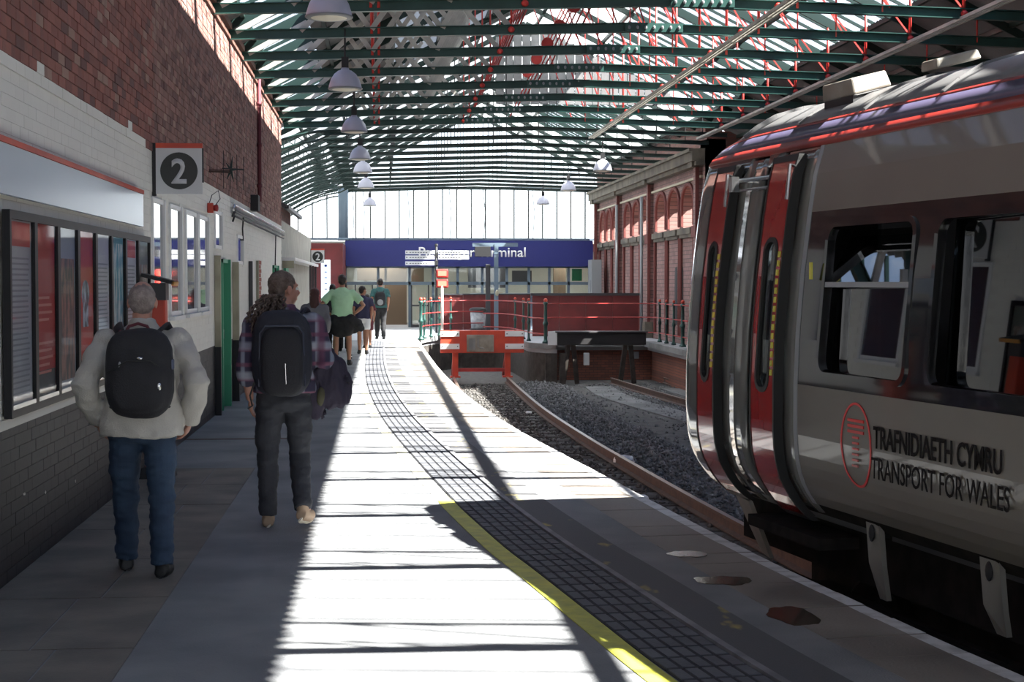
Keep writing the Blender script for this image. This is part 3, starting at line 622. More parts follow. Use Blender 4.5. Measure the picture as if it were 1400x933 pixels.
# purlins
pu = empty('purlins'); struct(pu)
for x in (-1.9, -.9, .3, 1.3, 2.4, 3.4, 3.9, 5.3, 7.15, 8.2, 9.2):
    mb = MB(); mb.bb(x - .03, x + .03, Y0, Y1, zroof(x) - .10, zroof(x) - .02); obj('purlin', mb, M['dkgreen'], pu)
# longitudinal beams at tie level
for x, l in ((5.08, 'cream longitudinal girder below the trusses, nearer the middle'), (7.7, 'cream longitudinal girder below the trusses, above the train')):
    e = empty('long_girder', (x, 0, ZTIE - .17)); tag(e, l, 'girder')
    for dx in (-.055, .0, .055): mb = MB(); mb.bb(dx - .015, dx + .015, Y0, 38.5, -.03, .015); obj('rail', mb, M['strut'], e)
def sheet(name, x0, x1, y0, y1, m, parent, dz=0.0, per=.152):
    n = int((y1 - y0) / per * 2); V = []; Fc = []
    for i in range(n + 1):
        y = y0 + (y1 - y0) * i / n; d = .018 * (1 if i % 2 else -1) + dz
        V += [(x0, y, zroof(x0) + d), (x1, y, zroof(x1) + d)]
    for i in range(n): Fc.append((2 * i, 2 * i + 1, 2 * i + 3, 2 * i + 2))
    mb = MB(); mb.add(V, Fc); o = obj(name, mb, m, parent); s = o.modifiers.new('solid', 'SOLIDIFY'); s.thickness = .004; return o
rf = empty('roof'); struct(rf)
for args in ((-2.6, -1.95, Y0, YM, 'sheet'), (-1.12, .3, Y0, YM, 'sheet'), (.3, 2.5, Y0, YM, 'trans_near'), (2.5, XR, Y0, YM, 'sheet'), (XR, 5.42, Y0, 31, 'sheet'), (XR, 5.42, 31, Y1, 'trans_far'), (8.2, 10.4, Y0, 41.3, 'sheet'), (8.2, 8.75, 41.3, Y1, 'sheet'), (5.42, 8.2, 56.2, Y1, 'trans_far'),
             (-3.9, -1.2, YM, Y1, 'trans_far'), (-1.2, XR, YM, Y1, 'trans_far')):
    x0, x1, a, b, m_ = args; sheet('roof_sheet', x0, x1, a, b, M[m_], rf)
# sky-light band of glass panes with bars
def glazing(x0, x1, y0, y1, step, tag_):
    pm = MB(); pm.add([(x0, 0, zroof(x0)), (x1, 0, zroof(x1)), (x1, step, zroof(x1)), (x0, step, zroof(x0))], [(0, 1, 2, 3)]); pme = pm.mesh('pane', M['roofglass'])
    bm_ = MB(); bm_.bar((x0, 0, zroof(x0) - .02), (x1, 0, zroof(x1) - .02), .05, .03); bme = bm_.mesh('glazing_bar', M['dkgreen'])
    y = y0
    while y < y1: link('pane', pme, tag_, (0, y, 0)); link('glazing_bar', bme, tag_, (0, y, 0)); y += step
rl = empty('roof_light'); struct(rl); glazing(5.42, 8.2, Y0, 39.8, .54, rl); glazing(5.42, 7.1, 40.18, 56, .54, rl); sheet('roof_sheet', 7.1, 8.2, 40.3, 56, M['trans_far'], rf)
r2 = empty('eaves_light'); struct(r2); glazing(-1.95, -1.12, Y0, YM, .54, r2)
# cross wall of vertical cladding hanging high in the near roof, and a darker walkway lattice
cl = empty('cladding_screen', (0, 40.1, 0)); struct(cl)
for k in range(22):
    x = 2.9 + k * .22
    if zroof(x) < 6.3: break
    mb = MB(); mb.bb(x, x + .20, -.03, .03, 6.15, zroof(x) - .12); obj('panel', mb, M['sheet'], cl)
# mesh guard screens (wire) near the ridge
# gable screen
gb = empty('window_9', (0, 62, 0)); struct(gb)
y = 0
for k in range(22):
    x = -3.65 + k * .552
    if x > 8.3: break
    x1 = min(x + .552, 8.35); zt0 = 5.28; 
    zl = 5.30 if x > -1.4 else 4.25 + (x + 3.65) * .48
    zl1 = 5.30 if x1 > -1.4 else 4.25 + (x1 + 3.65) * .48
    mb = MB(); mb.add([(x, 0, 3.40), (x1, 0, 3.40), (x1, 0, zl1), (x, 0, zl)], [(0, 1, 2, 3)]); obj('pane', mb, M['glass'], gb)
    mb = MB(); mb.bb(x - .024, x + .024, -.05, .05, 3.40, zl); obj('mullion', mb, M['dkgrey'], gb)
    if x > -1.5:
        a, b = zroof(x) - .2, zroof(x1) - .2; mb = MB(); mb.add([(x, 0, 5.42), (x1, 0, 5.42), (x1, 0, b), (x, 0, a)], [(0, 1, 2, 3)]); obj('pane', mb, M['glass'], gb)
mb = MB(); mb.bb(-3.7, 8.4, -.08, .08, 5.28, 5.40); mb.bb(-3.7, 8.4, -.1, .1, 3.34, 3.42); obj('transom', mb, M['steel'], gb)
for ci, x in enumerate((-1.0, -.6, 1.1, 2.7, 4.0, 5.9)):
    mb = MB(); mb.tube([(x, 61.9, 3.38), (x + .04, 61.6, 4.4), (x - .03, 61.9, 5.32)], .014, 6); o = obj('hanging_cable', mb, M['blackm']); tag(o, 'thin dark cable hanging before the bright end window, %s from the left' % ['first', 'second', 'third', 'fourth', 'fifth', 'sixth'][ci], 'cable', 'cables in front of the end window')
mb = MB(); mb.tube([(-1.36, 61.2, 3.3), (-1.36, 61.2, 5.3)], .19, 18); mb.tube([(-1.36, 61.2, 3.3), (-1.36, 61.2, 3.4)], .22, 18); tag(obj('flue_column', mb, M['steel'], smooth=True), 'thick blue grey round column standing against the bright end window', 'column')

# ------------------------------------------------------------------ right-hand wall with arches
wr = empty('wall_right', (8.4, 0, 0)); struct(wr)
bays = [(42.1, 49.1, (43.35, 45.45, 47.55), .82), (49.4, 55.5, (50.4, 52.15, 53.95), .68), (55.9, 61.3, (56.9, 58.45, 60.05), .60)]
def arch_poly(c, hw, z0, zs, zt, n=8):
    P = [(c - hw, z0), (c + hw, z0), (c + hw, zs)]
    for k in range(1, n): t = k / n; P.append((c + hw * cos(t * pi / 2) if True else 0, zs + (zt - zs) * sin(t * pi / 2)))
    P.append((c, zt))
    for k in range(n - 1, 0, -1): t = k / n; P.append((c - hw * cos(t * pi / 2), zs + (zt - zs) * sin(t * pi / 2)))
    P.append((c - hw, zs)); return P
def wall_with_arches(y0, y1, cs, hw, z0, zs, zt, ztop):
    """front face with arched holes, built as vertical slices"""
    mb = MB(); ys = np.unique(np.round(np.concatenate([np.linspace(y0, y1, 2)] + [np.linspace(c - hw, c + hw, 13) for c in cs]), 4))
    def top(y):
        for c in cs:
            if c - hw <= y <= c + hw: return zs + (zt - zs) * sqrt(max(0, 1 - ((y - c) / hw) ** 2))
        return None
    for a, b in zip(ys, ys[1:]):
        m_ = (a + b) / 2
        if top(m_) is None: mb.add([(0, a, z0), (0, b, z0), (0, b, ztop), (0, a, ztop)], [(0, 1, 2, 3)])
        else:
            ta = top(a) or zs; tb = top(b) or zs
            mb.add([(0, a, ta), (0, b, tb), (0, b, ztop), (0, a, ztop)], [(0, 1, 2, 3)]); mb.add([(0, a, ta), (0, b, tb), (.45, b, tb), (.45, a, ta)], [(0, 3, 2, 1)])
    for c in cs:
        for y in (c - hw, c + hw): mb.add([(0, y, z0), (.45, y, z0), (.45, y, zs), (0, y, zs)], [(0, 1, 2, 3)])
    return mb
for y0, y1, cs, hw in bays:
    obj('arcade', wall_with_arches(y0 - .3, y1 + .1, cs, hw, 3.22, 3.85, 4.34, 4.75), M['wallbrick'], wr)
    mb = MB(); mb.bb(0, .5, y0 - .3, y1 + .1, -.2, 3.22); obj('lower_wall', mb, M['wallbrick'], wr)
    for c in cs:
        n = 9; P = [(-.03, c + (hw + .05) * cos(pi * k / n), 3.85 + .54 * sin(pi * k / n)) for k in range(n + 1)]
        mb = MB(); mb.tube([(-.03, c + hw + .05, 3.25)] + P + [(-.03, c - hw - .05, 3.25)], .055, 6); obj('arch_moulding', mb, M['red_brick_trim'] if 'red_brick_trim' in M else mat('trim_brick_red', (.15, .04, .035), .8), wr)
        mb = MB(); mb.bb(-.16, 0, c - hw - .1, c + hw + .1, 3.02, 3.18); mb.bb(-.10, 0, c - hw - .1, c + hw + .1, 2.93, 3.02); obj('sill', mb, M['sandstone'], wr)
        for yy in (c - hw - .12, c + hw + .12):
            mb = MB(); mb.tube([(-.04, yy, 0.2), (-.04, yy, 2.95)], .05, 8); obj('colonnette', mb, mat('trim_brick_red', (.15, .04, .035), .8), wr)
for yp in (41.75, 49.25, 55.7, 61.5):
    mb = MB(); mb.bb(-.16, .2, yp - .2, yp + .2, -.2, 4.75); obj('pilaster', mb, M['wallbrick'], wr)
    mb = MB(); mb.bb(-.19, -.1, yp - .24, yp - .19, 0, 4.75); mb.bb(-.20, -.08, yp - .30, yp + .30, 2.9, 3.2); obj('pilaster_edge', mb, mat('trim_brick_red', (.15, .04, .035), .8), wr)
    mb = MB(); mb.bb(-.3, .1, yp - .3, yp + .3, 4.72, 4.86); mb.bb(-.26, .1, yp - .25, yp + .25, 0.0, .5); obj('pilaster_cap', mb, M['sandstone'], wr)
mb = MB(); mb.bb(-.34, .5, 41.2, 62, 4.86, 5.10); mb.bb(-.24, .5, 41.2, 62, 4.75, 4.86); mb.bb(-.42, .5, 41.2, 62, 5.10, 5.18); obj('cornice', mb, M['sandstone'], wr)
mb = MB(); mb.bb(-.08, 0, 41.4, 62, 4.44, 4.50); obj('string_course', mb, mat('pale_cord', (.45, .40, .30), .8), wr)
mb = MB(); mb.bb(0, .45, 41.2, 62, 5.18, 5.9); obj('parapet', mb, M['plainbrick'], wr)
mb = MB(); mb.bb(0, .5, 41.0, 41.8, -.2, 5.4); obj('end_pier', mb, M['wallbrick'], wr)
for c, z in ((44.3, 2.15), (45.2, 2.15)):
    mb = MB(); mb.prism([(a, b) for a, b in arch_poly(c, .18, .5, z - .2, z)], -.012, .0); o = obj('blind_slot', mb, M['blackm'], wr); o.matrix_local = Matrix(((0, 0, 1, 0), (1, 0, 0, 0), (0, 1, 0, 0), (0, 0, 0, 1)))
for yy, l in ((55.2, 'silver downpipe on the right-hand brick wall, farther one'), (49.9, 'silver downpipe on the right-hand brick wall, nearer one')):
    mb = MB(); mb.tube([(8.17, yy, .0), (8.17, yy, 4.4)], .05, 8); tag(obj('downpipe', mb, M['grey'], smooth=True), l, 'pipe')
mb = MB(); mb.bb(7.75, 8.12, 58.6, 59.6, 0, 2.55); mb.bb(7.73, 7.75, 58.8, 59.4, 1.0, 1.8); tag(obj('equipment_cabinet', mb, M['grey'], bevel=.02), 'grey equipment cabinet against the far brick wall', 'cabinet')
mb = MB(); mb.bb(10.2, 10.6, Y0, 41.2, ZT, 5.3); mb.bb(8.4, 10.4, 41.0, 41.2, ZT, 5.6); struct(obj('wall_east', mb, M['plainbrick']))

mb = MB(); mb.bb(10.2, 10.4, 41.4, 62, ZT, 5.2); mb.bb(9.0, 10.2, 41.4, 62, ZT, 2.9); struct(obj('wall_outer', mb, M['orange_brick']))
# ------------------------------------------------------------------ terminal front
tf = empty('wall_far', (0, 62, 0)); struct(tf)
mb = MB(); mb.bb(-1.3, 8.2, -.28, .1, 2.33, 3.32); fas = empty('fascia_sign', (0, 61.9, 0)); tag(fas, 'long dark blue fascia sign with white lettering over the glass terminal front', 'sign'); obj('board', mb, M['blue'], fas)
R = Matrix.Translation((1.50, -.29, 2.70)) @ Matrix.Rotation(pi / 2, 4, 'X')
text('lettering', 'Passenger terminal', mat('sign_letter_white', (.8, .8, .8), .5), fas, width=4.10, height=.37, depth=.01, M4=R, bold=.012)
mb = MB(); mb.bb(-1.3, 8.25, .02, .3, 3.32, 3.42); obj('lintel', mb, M['grey'], tf)
cols = [-1.3, -.05, 1.15, 2.05, 3.0, 3.95, 4.9, 5.75, 6.55, 7.3, 8.15]
for x in cols: mb = MB(); mb.bb(x - .05, x + .05, -.05, .05, 0, 2.35); obj('mullion', mb, M['steel'], tf)
mb = MB(); mb.bb(-1.3, 8.2, -.05, .05, 1.62, 1.74); mb.bb(-1.3, 8.2, -.05, .05, 2.27, 2.33); mb.bb(2.05, 8.2, -.05, .05, .9, 1.12); mb.bb(2.05, 8.2, -.05, .05, 0, .12); obj('transom', mb, M['steel'], tf)
for a, b in zip(cols, cols[1:]):
    for z0, z1 in ((1.74, 2.27), (.12, 1.62)):
        if (a, z1) == (-.05, 1.62): continue
        mb = MB(); mb.bb(a + .05, b - .05, -.006, .006, z0, z1); obj('pane', mb, M['glass'], tf)
for i, x in enumerate((-.6, 1.55)):
    mb = MB(); d = empty('door_%d' % (3 + i), (x, 61.93, 0)); struct(d); mb.bb(-.35, -.30, -.02, .02, 0, 1.62); mb.bb(.30, .35, -.02, .02, 0, 1.62); mb.bb(-.3, .3, -.02, .02, 0, .10); mb.bb(-.3, .3, -.02, .02, .8, .86); obj('door_frame', mb, M['dkgrey'], d); mb = MB(); mb.tube([(.24, -.06, .6), (.24, -.06, 1.3)], .018, 6); obj('handle', mb, M['chrome'], d)
# terminal interior
ti = empty('terminal_interior', (0, 62, 0)); struct(ti)
mb = MB(); mb.bb(-4, 12, 6.8, 7.0, 0, 3.3); mb.bb(-4.2, -4, .2, 7, 0, 3.3); mb.bb(12, 12.2, .2, 7, 0, 3.3); obj('back_wall', mb, M['interior'], ti)
mb = MB(); mb.bb(-4.2, 12.2, .3, 7, 3.0, 3.3); obj('ceiling_panel', mb, M['interior'], ti); mb = MB(); mb.bb(-4.2, 12.2, .5, 7, -.25, 0); obj('floor_panel', mb, M['floorpale'], ti)
for x, w, z0, z1, m_ in ((.2, .9, .0, 2.3, 'interiorbrown'), (1.2, .6, 1.7, 2.5, 'interiorbrown'), (3.6, 1.6, 1.5, 2.3, 'dkgrey'), (5.4, .8, 1.7, 2.2, 'dkgrey'), (7.1, .5, 1.2, 2.3, 'interiorbrown'), (-.9, 1.2, 1.8, 2.3, 'interiorbrown')):
    mb = MB(); mb.bb(x, x + w, 3.5, 3.7, z0, z1); obj('wall_panel', mb, M[m_], ti)
mb = MB(); mb.bb(7.55, 7.95, 1.0, 1.05, 1.78, 2.25); tag(obj('exit_sign', mb, M['green_sign'], loc=(0, 62, 0)), 'green sign inside the right end of the terminal glass', 'sign')
for x in (0, 4, 8):
    al = bpy.data.lights.new('interior_fill_light', 'AREA'); al.energy = 55; al.shape = 'RECTANGLE'; al.size = 1.6; al.size_y = .4; al.color = (1, .97, .9); ao = bpy.data.objects.new('interior_fill_light', al); COL.objects.link(ao); ao.location = (x, 65.2, 2.95)  # unseen area lamps added to brighten the terminal interior
# red wall panel with lit map totem
mb = MB(); mb.bb(XW - .5, -1.28, 57.0, 57.2, 0, 3.1); mb.bb(-1.38, -1.28, 57.2, 62, 0, 3.1); struct(obj('wall_red', mb, M['hoard']))
to = empty('map_totem', (-1.87, 56.6, 0)); tag(to, 'tall narrow lit white information totem against the red wall', 'totem')
mb = MB(); mb.bb(-.16, .16, -.06, .06, 1.05, 2.50); obj('lit_face', mb, M['lit'], to, bevel=.01); mb = MB(); mb.bb(-.16, .16, -.05, .05, 0, 1.05); obj('body', mb, M['grey'], to)
mb = MB()
for k in range(6): mb.bb(-.05, .05, -.068, -.06, 2.3 - k * .2 - .04, 2.3 - k * .2 + (.04 if k == 0 else .0))
obj('symbols', mb, M['blue'], to)

# hoardings
hb = empty('hoarding', (4.75, 50.0, 0)); tag(hb, 'low red hoarding with dark capping rail, nearer and on the right', 'hoarding')
for k in range(4): mb = MB(); mb.bb(k * .84 + .004, k * .84 + .836, -.03, .03, .03, 1.30); obj('panel', mb, M['hoard'], hb)
mb = MB(); mb.bb(-.05, 3.42, -.06, .06, 1.30, 1.38); obj('rail', mb, M['dkgrey'], hb)
h2 = empty('hoarding', (2.15, 57.0, 0)); tag(h2, 'low red hoarding behind the litter bin, farther and on the left', 'hoarding')
for k in range(4): mb = MB(); mb.bb(k * .8 + .004, k * .8 + .796, -.03, .03, .03, 1.27); obj('panel', mb, M['hoard'], h2)
mb = MB(); mb.bb(-.05, 3.25, -.06, .06, 1.27, 1.32); obj('rail', mb, M['dkgrey'], h2)
mb = MB(); mb.bb(3.3, 6.5, 58.2, 58.9, 1.15, 1.32); mb.bb(3.4, 6.4, 58.25, 58.85, 0, 1.15); tag(obj('counter', mb, M['steel'], bevel=.03), 'pale blue counter top showing above the far red hoarding', 'counter')

# railings
def railing(name, label, pts, posts, zs, start_cap=True):
    e = empty(name, (pts[0][0], pts[0][1], 0)); tag(e, label, 'railing', None); o = Vector((pts[0][0], pts[0][1], 0))
    for z in zs:
        mb = MB(); mb.tube([(p[0] - o.x, p[1] - o.y, z) for p in pts], .018, 6); obj('rail', mb, M['red'], e, smooth=True)
    for i, p in enumerate(posts):
        x, y = p[0] - o.x, p[1] - o.y; big = p[2]; r = .05 if big else .036
        mb = MB(); mb.lathe([(r * 1.9, 0), (r * 1.9, .04), (r * 1.2, .07), (r, .12), (r, .5), (r * 1.5, .53), (r * 1.5, .58), (r, .62), (r * .85, zs[0] - .04), (r * 1.5, zs[0]), (r * .9, zs[0] + .05)], (x, y, 0), 10); po = obj('post', mb, M['green'], e, smooth=True)
        mb = MB(); mb.ell((x, y, zs[0] + .09), (r * 1.1, r * 1.1, r * 1.2), 10, 6); obj('finial', mb, M['brightred'], po, smooth=True)
railing('railing', 'green posted railing curving round the end of the sunlit platform', [(1.22, 47.9), (1.36, 49.3), (1.70, 50.7), (2.15, 51.9), (2.7, 52.65), (3.4, 52.85)], [(1.22, 47.9, 1), (1.36, 49.3, 0), (1.60, 50.4, 0), (1.90, 51.35, 0), (2.3, 52.2, 0)], (1.12, .76, .38))
railing('railing', 'red rails on green posts along the tongue between the two tracks', [(3.4, 52.85), (3.95, 52.3), (4.22, 50.5), (4.32, 47.5), (4.36, 45.8), (4.65, 45.0)], [(4.24, 50.3, 0), (4.32, 48.3, 0), (4.34, 46.8, 0), (4.65, 45.0, 1)], (1.12, .70, .26))
railing('railing', 'red rails running behind the black buffer beam to the right wall', [(4.65, 45.0), (4.95, 46.25), (7.9, 46.3), (8.0, 45.6), (8.0, 40.0)], [(8.0, 45.6, 0), (8.0, 44.5, 0), (8.0, 43.4, 0), (8.0, 42.1, 1), (8.0, 41.0, 0)], (1.10, .70, .26))

# buffer stop, red
bf = empty('buffer_stop', (2.86, 45.0, -.95)); tag(bf, 'bright red buffer stop with white striped boards at the end of the rails', 'buffer stop')
mb = MB(); mb.bb(-1.17, 1.17, -.12, .12, .69, 1.32); obj('beam', mb, M['brightred'], bf, bevel=.01)
for sx in (-1.17, .64):
    for z in (1.15, .80): 
        mb = MB(); mb.bb(sx, sx + .53, -.145, -.12, z, z + .15); b_ = obj('white_stripe', mb, M['white'], bf); mb = MB(); [mb.ell((sx + dx, -.15, z + .075), (.018, .012, .018), 8, 5) for dx in (.05, .48)]; obj('bolt', mb, M['dkgrey'], b_)
mb = MB(); mb.bb(-.44, .32, -.17, -.12, .72, 1.20); pl_ = obj('plate', mb, M['grimeplate'], bf, bevel=.01); mb = MB(); mb.bb(-.38, -.20, -.18, -.17, .78, 1.10); mb.bb(-.14, -.1, -.18, -.17, .85, 1.12); mb.tube([(-.1, -.18, .85), (.05, -.18, .82)], .015, 6); obj('fitting', mb, M['concrete'], pl_)
for x in (-.75, .72):
    mb = MB(); mb.bar((x, .05, .72), (x, .05, 0), .16, .16); mb.bb(x - .14, x + .14, -.1, .2, 0, .04); obj('leg', mb, M['brightred'], bf)
    mb = MB(); mb.bar((x, .1, .75), (x, 1.3, 0), .12, .12); obj('back_brace', mb, M['red'], bf)
mb = MB(); mb.bb(-.75, .72, 0, .08, .16, .26); obj('crossbar', mb, M['red'], bf)
sg = empty('stop_lamp', (1.74, 44.9, .37)); tag(sg, 'thin white pole carrying two glowing red lights above the red buffer', 'lamp')
mb = MB(); mb.tube([(0, 0, 0), (0, 0, 1.25)], .035, 8); obj('pole', mb, M['white'], sg, smooth=True)
for z in (1.22, 1.50):
    mb = MB(); mb.bb(-.17, .17, -.02, .08, z - .03, z + .21); h = obj('lamp_housing', mb, M['red'], sg, bevel=.03); mb = MB(); mb.bb(-.12, .12, -.035, -.02, z + .02, z + .16); obj('lens', mb, M['ledred'], h, bevel=.01)
# black buffer beam on the neighbouring track
bk = empty('buffer_beam', (6.13, 44.3, -1.0)); tag(bk, 'black timber buffer beam on raking legs before the brick wall', 'buffer stop')
mb = MB(); mb.bb(-1.24, 1.24, -.15, .15, .98, 1.32); obj('beam', mb, M['blackm'], bk, bevel=.02); mb = MB(); mb.bb(-1.3, 1.28, -.2, .3, 1.32, 1.36); obj('top_plate', mb, M['dkgrey'], bk)
for x in (-.85, .75):
    for dx in (-.12, .12): mb = MB(); mb.bar((x + dx * .6, 0, .98), (x + dx * 1.6, .15, -.1), .12, .14); obj('leg', mb, M['sleeper'], bk)
mb = MB(); mb.prism([(-1.5, -.1), (-1.25, -.15), (-1.25, .15)], .98, 1.36); obj('white_end', mb, M['whitesign'], bk)
mb = MB(); mb.bb(5.80, 5.96, 45.5, 45.6, -.65, -.30); tag(obj('junction_box', mb, M['whitesign'], bevel=.01), 'small pale box on the brick wall between the black beam legs', 'box')
mb = MB(); mb.bb(7.35, 7.5, 46.2, 46.34, -.5, -.3); tag(obj('junction_box', mb, M['grey'], bevel=.01), 'small grey box on the brick wall right of the black beam', 'box')
for x, l in ((4.55, 'dark timber post under the curved platform tongue, left one'), (4.95, 'dark timber post under the curved platform tongue, right one')):
    mb = MB(); mb.bb(x, x + .16, 44.05, 44.2, ZT, -.24); tag(obj('timber_post', mb, M['sleeper']), l, 'post')

# bin, signpost, column with screen, slim black column
bn = empty('litter_bin', (3.28, 57.0 - 3.3, 0)); tag(bn, 'pale grey round litter bin with black lid beside the red hoarding', 'bin')
mb = MB(); mb.lathe([(.20, 0), (.24, .05), (.27, .12), (.27, .18)], n=18); obj('base', mb, M['blackm'], bn, smooth=True)
mb = MB(); mb.lathe([(.23, .18), (.26, .72)], n=18); obj('body', mb, M['bin'], bn, smooth=True); mb = MB(); mb.lathe([(.28, .72), (.30, .80), (.26, .86), (.18, .88)], n=18); obj('lid', mb, M['blackm'], bn, smooth=True)
sp = empty('signpost', (1.92, 54.5, 0)); tag(sp, 'black signpost with white finger boards before the blue fascia', 'signpost')
mb = MB(); mb.tube([(0, 0, 0), (0, 0, 2.95)], .04, 8); obj('pole', mb, M['blackm'], sp, smooth=True); mb = MB(); mb.ell((0, 0, 2.97), (.06, .06, .06), 10, 6); obj('finial', mb, M['blackm'], sp)
for x0, x1, z in ((-1.05, -.06, 2.73), (-1.05, -.06, 2.56), (-1.05, -.06, 2.36), (.06, 1.10, 2.73), (.06, 1.10, 2.56)):
    mb = MB(); mb.bb(x0, x1, -.05, -.02, z - .065, z + .065); f = obj('finger_board', mb, M['whitesign'], sp)
    mb = MB(); mb.bb(x0 + .03, x0 + .07, -.056, -.05, z - .02, z + .02)
    for k in range(7): mb.bb(x0 + .14 + k * .09, x0 + .14 + k * .09 + .06, -.054, -.05, z - .015, z + .01)
    obj('arrow_mark', mb, M['dkgrey'], f)
mb = MB(); mb.bb(-.06, .06, -.06, .06, 2.3, 2.45); mb.bb(-.06, .06, -.06, .06, 2.60, 2.70); obj('clamp', mb, M['blackm'], sp)
cl_ = empty('screen_column', (4.02, 55.5, 0)); tag(cl_, 'blue grey steel column with a cross arm carrying a black screen', 'column')
mb = MB(); mb.bb(-.07, .07, -.07, .07, 0, 3.05); mb.bb(-.09, .09, -.09, .09, 2.70, 2.74); obj('column', mb, M['steel'], cl_); mb = MB(); mb.bb(-.82, .75, -.05, .05, 2.95, 3.08); obj('cross_arm', mb, M['steel'], cl_)
mb = MB(); mb.bb(-.74, -.20, -.12, .05, 2.60, 2.95); obj('screen', mb, M['blackm'], cl_, bevel=.01); mb = MB(); mb.ell((.02, -.1, 1.35), (.06, .05, .11)); mb.tube([(.0, -.1, 1.35), (.22, -.1, 1.36)], .02, 6); obj('hanging_basket', mb, M['tan'], cl_)
mb = MB(); mb.bb(3.68, 3.84, 55.8, 55.96, 0, 2.35); tag(obj('slim_column', mb, M['dkgrey'], bevel=.01), 'plain dark brown column just left of the blue grey screen column', 'column')

# ------------------------------------------------------------------ tracks
RR = interp([(9.0, -20), (6.35, -5), (5.25, 3), (4.62, 9), (4.17, 14), (3.89, 18.3), (3.68, 23.1), (3.53, 27.5), (3.43, 33.5), (3.48, 40), (3.56, 45.0)], 6)
def rail(name, P, label):
    e = MB(); n = len(P)
    prof = [(-.065, -.17), (.065, -.17), (.065, -.155), (.012, -.13), (.012, -.05), (.036, -.035), (.036, 0), (-.036, 0), (-.036, -.035), (-.012, -.05), (-.012, -.13), (-.065, -.155)]
    V = []
    for i, p in enumerate(P):
        t = (P[min(i + 1, n - 1)] - P[max(i - 1, 0)]).normalized()
        for a, z in prof: V.append((p.x + t.y * a, p.y - t.x * a, -.93 + z))
    m = len(prof); Fs = []; mi = []
    for i in range(n - 1):
        for k in range(m):
            e.add([], []); Fs.append((i * m + k, i * m + (k + 1) % m, (i + 1) * m + (k + 1) % m, (i + 1) * m + k)); mi.append(1 if k == 6 else 0)
    e.v = V; e.f = Fs; e.mi = mi
    return tag(obj(name, e, [M['rust'], M['railtop']]), label, 'rail')
rail('rail', RR, 'rusty outer running rail curving out from the red buffer stop')
LR = offs(RR, -1.505); rail('rail', LR, 'rusty inner running rail close under the platform edge')
R2 = interp([(8.9, 18), (7.6, 27), (6.95, 35.0), (6.6, 40.3), (6.4, 44.2)], 6); rail('rail', R2, 'faint rusty rail of the far track leading to the black beam')
rail('rail', offs(R2, 1.505), 'second rusty rail of the far track, nearer the right wall')
sl = empty('sleepers'); struct(sl); sme = MB(); sme.bb(-1.25, 1.25, -.12, .12, -.1, .03); sme = sme.mesh('sleeper', M['sleeper']); d = 0
Cn = offs(RR, -.75)
acc = 0
for a, b in zip(Cn, Cn[1:]):
    L = (b - a).length
    while acc < L:
        p = a.lerp(b, acc / L); t = (b - a).normalized()
        if p.y > 4: link('sleeper', sme, sl, (p.x, p.y, ZT - .02), (0, 0, atan2(t.y, t.x) - pi / 2))
        acc += .7
    acc -= L
# ballast stones
n = 15000; ys = rng.uniform(13, 44.4, n * 2); xs = rng.uniform(1.4, 8.2, n * 2)
rx = np.interp(ys, [p.y for p in RR], [p.x for p in RR]); pth = (xs - rx)
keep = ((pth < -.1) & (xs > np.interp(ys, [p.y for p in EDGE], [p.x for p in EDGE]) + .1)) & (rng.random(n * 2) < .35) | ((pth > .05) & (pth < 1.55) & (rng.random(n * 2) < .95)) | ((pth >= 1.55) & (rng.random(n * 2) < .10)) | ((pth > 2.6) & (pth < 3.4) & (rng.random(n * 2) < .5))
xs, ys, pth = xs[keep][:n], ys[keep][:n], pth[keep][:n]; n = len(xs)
oct_ = np.array([(1, 0, 0), (-1, 0, 0), (0, 1, 0), (0, -1, 0), (0, 0, 1), (0, 0, -1)], float); tri = np.array([(0, 2, 4), (2, 1, 4), (1, 3, 4), (3, 0, 4), (2, 0, 5), (1, 2, 5), (3, 1, 5), (0, 3, 5)])
r = rng.uniform(.018, .038, n); V = oct_[None] * r[:, None, None] * rng.uniform(.6, 1.3, (n, 6, 3)); V += rng.uniform(-.3, .3, (n, 6, 3)) * r[:, None, None]
V += np.stack([xs, ys, np.full(n, ZT) + r * .6 + np.where((pth > .05) & (pth < 1.5), .05 * np.sin(np.clip(pth, 0, 1.5) / 1.5 * pi) * 2, 0) * rng.random(n)], 1)[:, None]
Fc = (np.arange(n)[:, None, None] * 6 + tri[None]).reshape(-1, 3)
me = bpy.data.meshes.new('ballast'); me.vertices.add(n * 6); me.vertices.foreach_set('co', V.ravel()); me.loops.add(Fc.size); me.loops.foreach_set('vertex_index', Fc.ravel().astype(np.int32)); me.polygons.add(len(Fc))
me.polygons.foreach_set('loop_start', np.arange(0, Fc.size, 3, dtype=np.int32)); me.polygons.foreach_set('loop_total', np.full(len(Fc), 3, dtype=np.int32)); me.polygons.foreach_set('use_smooth', [False] * len(Fc)); me.update(calc_edges=True)
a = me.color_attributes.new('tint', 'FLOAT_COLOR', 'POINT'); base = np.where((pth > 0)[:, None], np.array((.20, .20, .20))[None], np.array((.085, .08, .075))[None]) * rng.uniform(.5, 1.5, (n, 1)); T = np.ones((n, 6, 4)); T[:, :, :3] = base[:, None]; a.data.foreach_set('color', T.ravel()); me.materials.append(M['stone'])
o = link('ballast', me); stuff(o); o.parent = bpy.data.objects['ground']
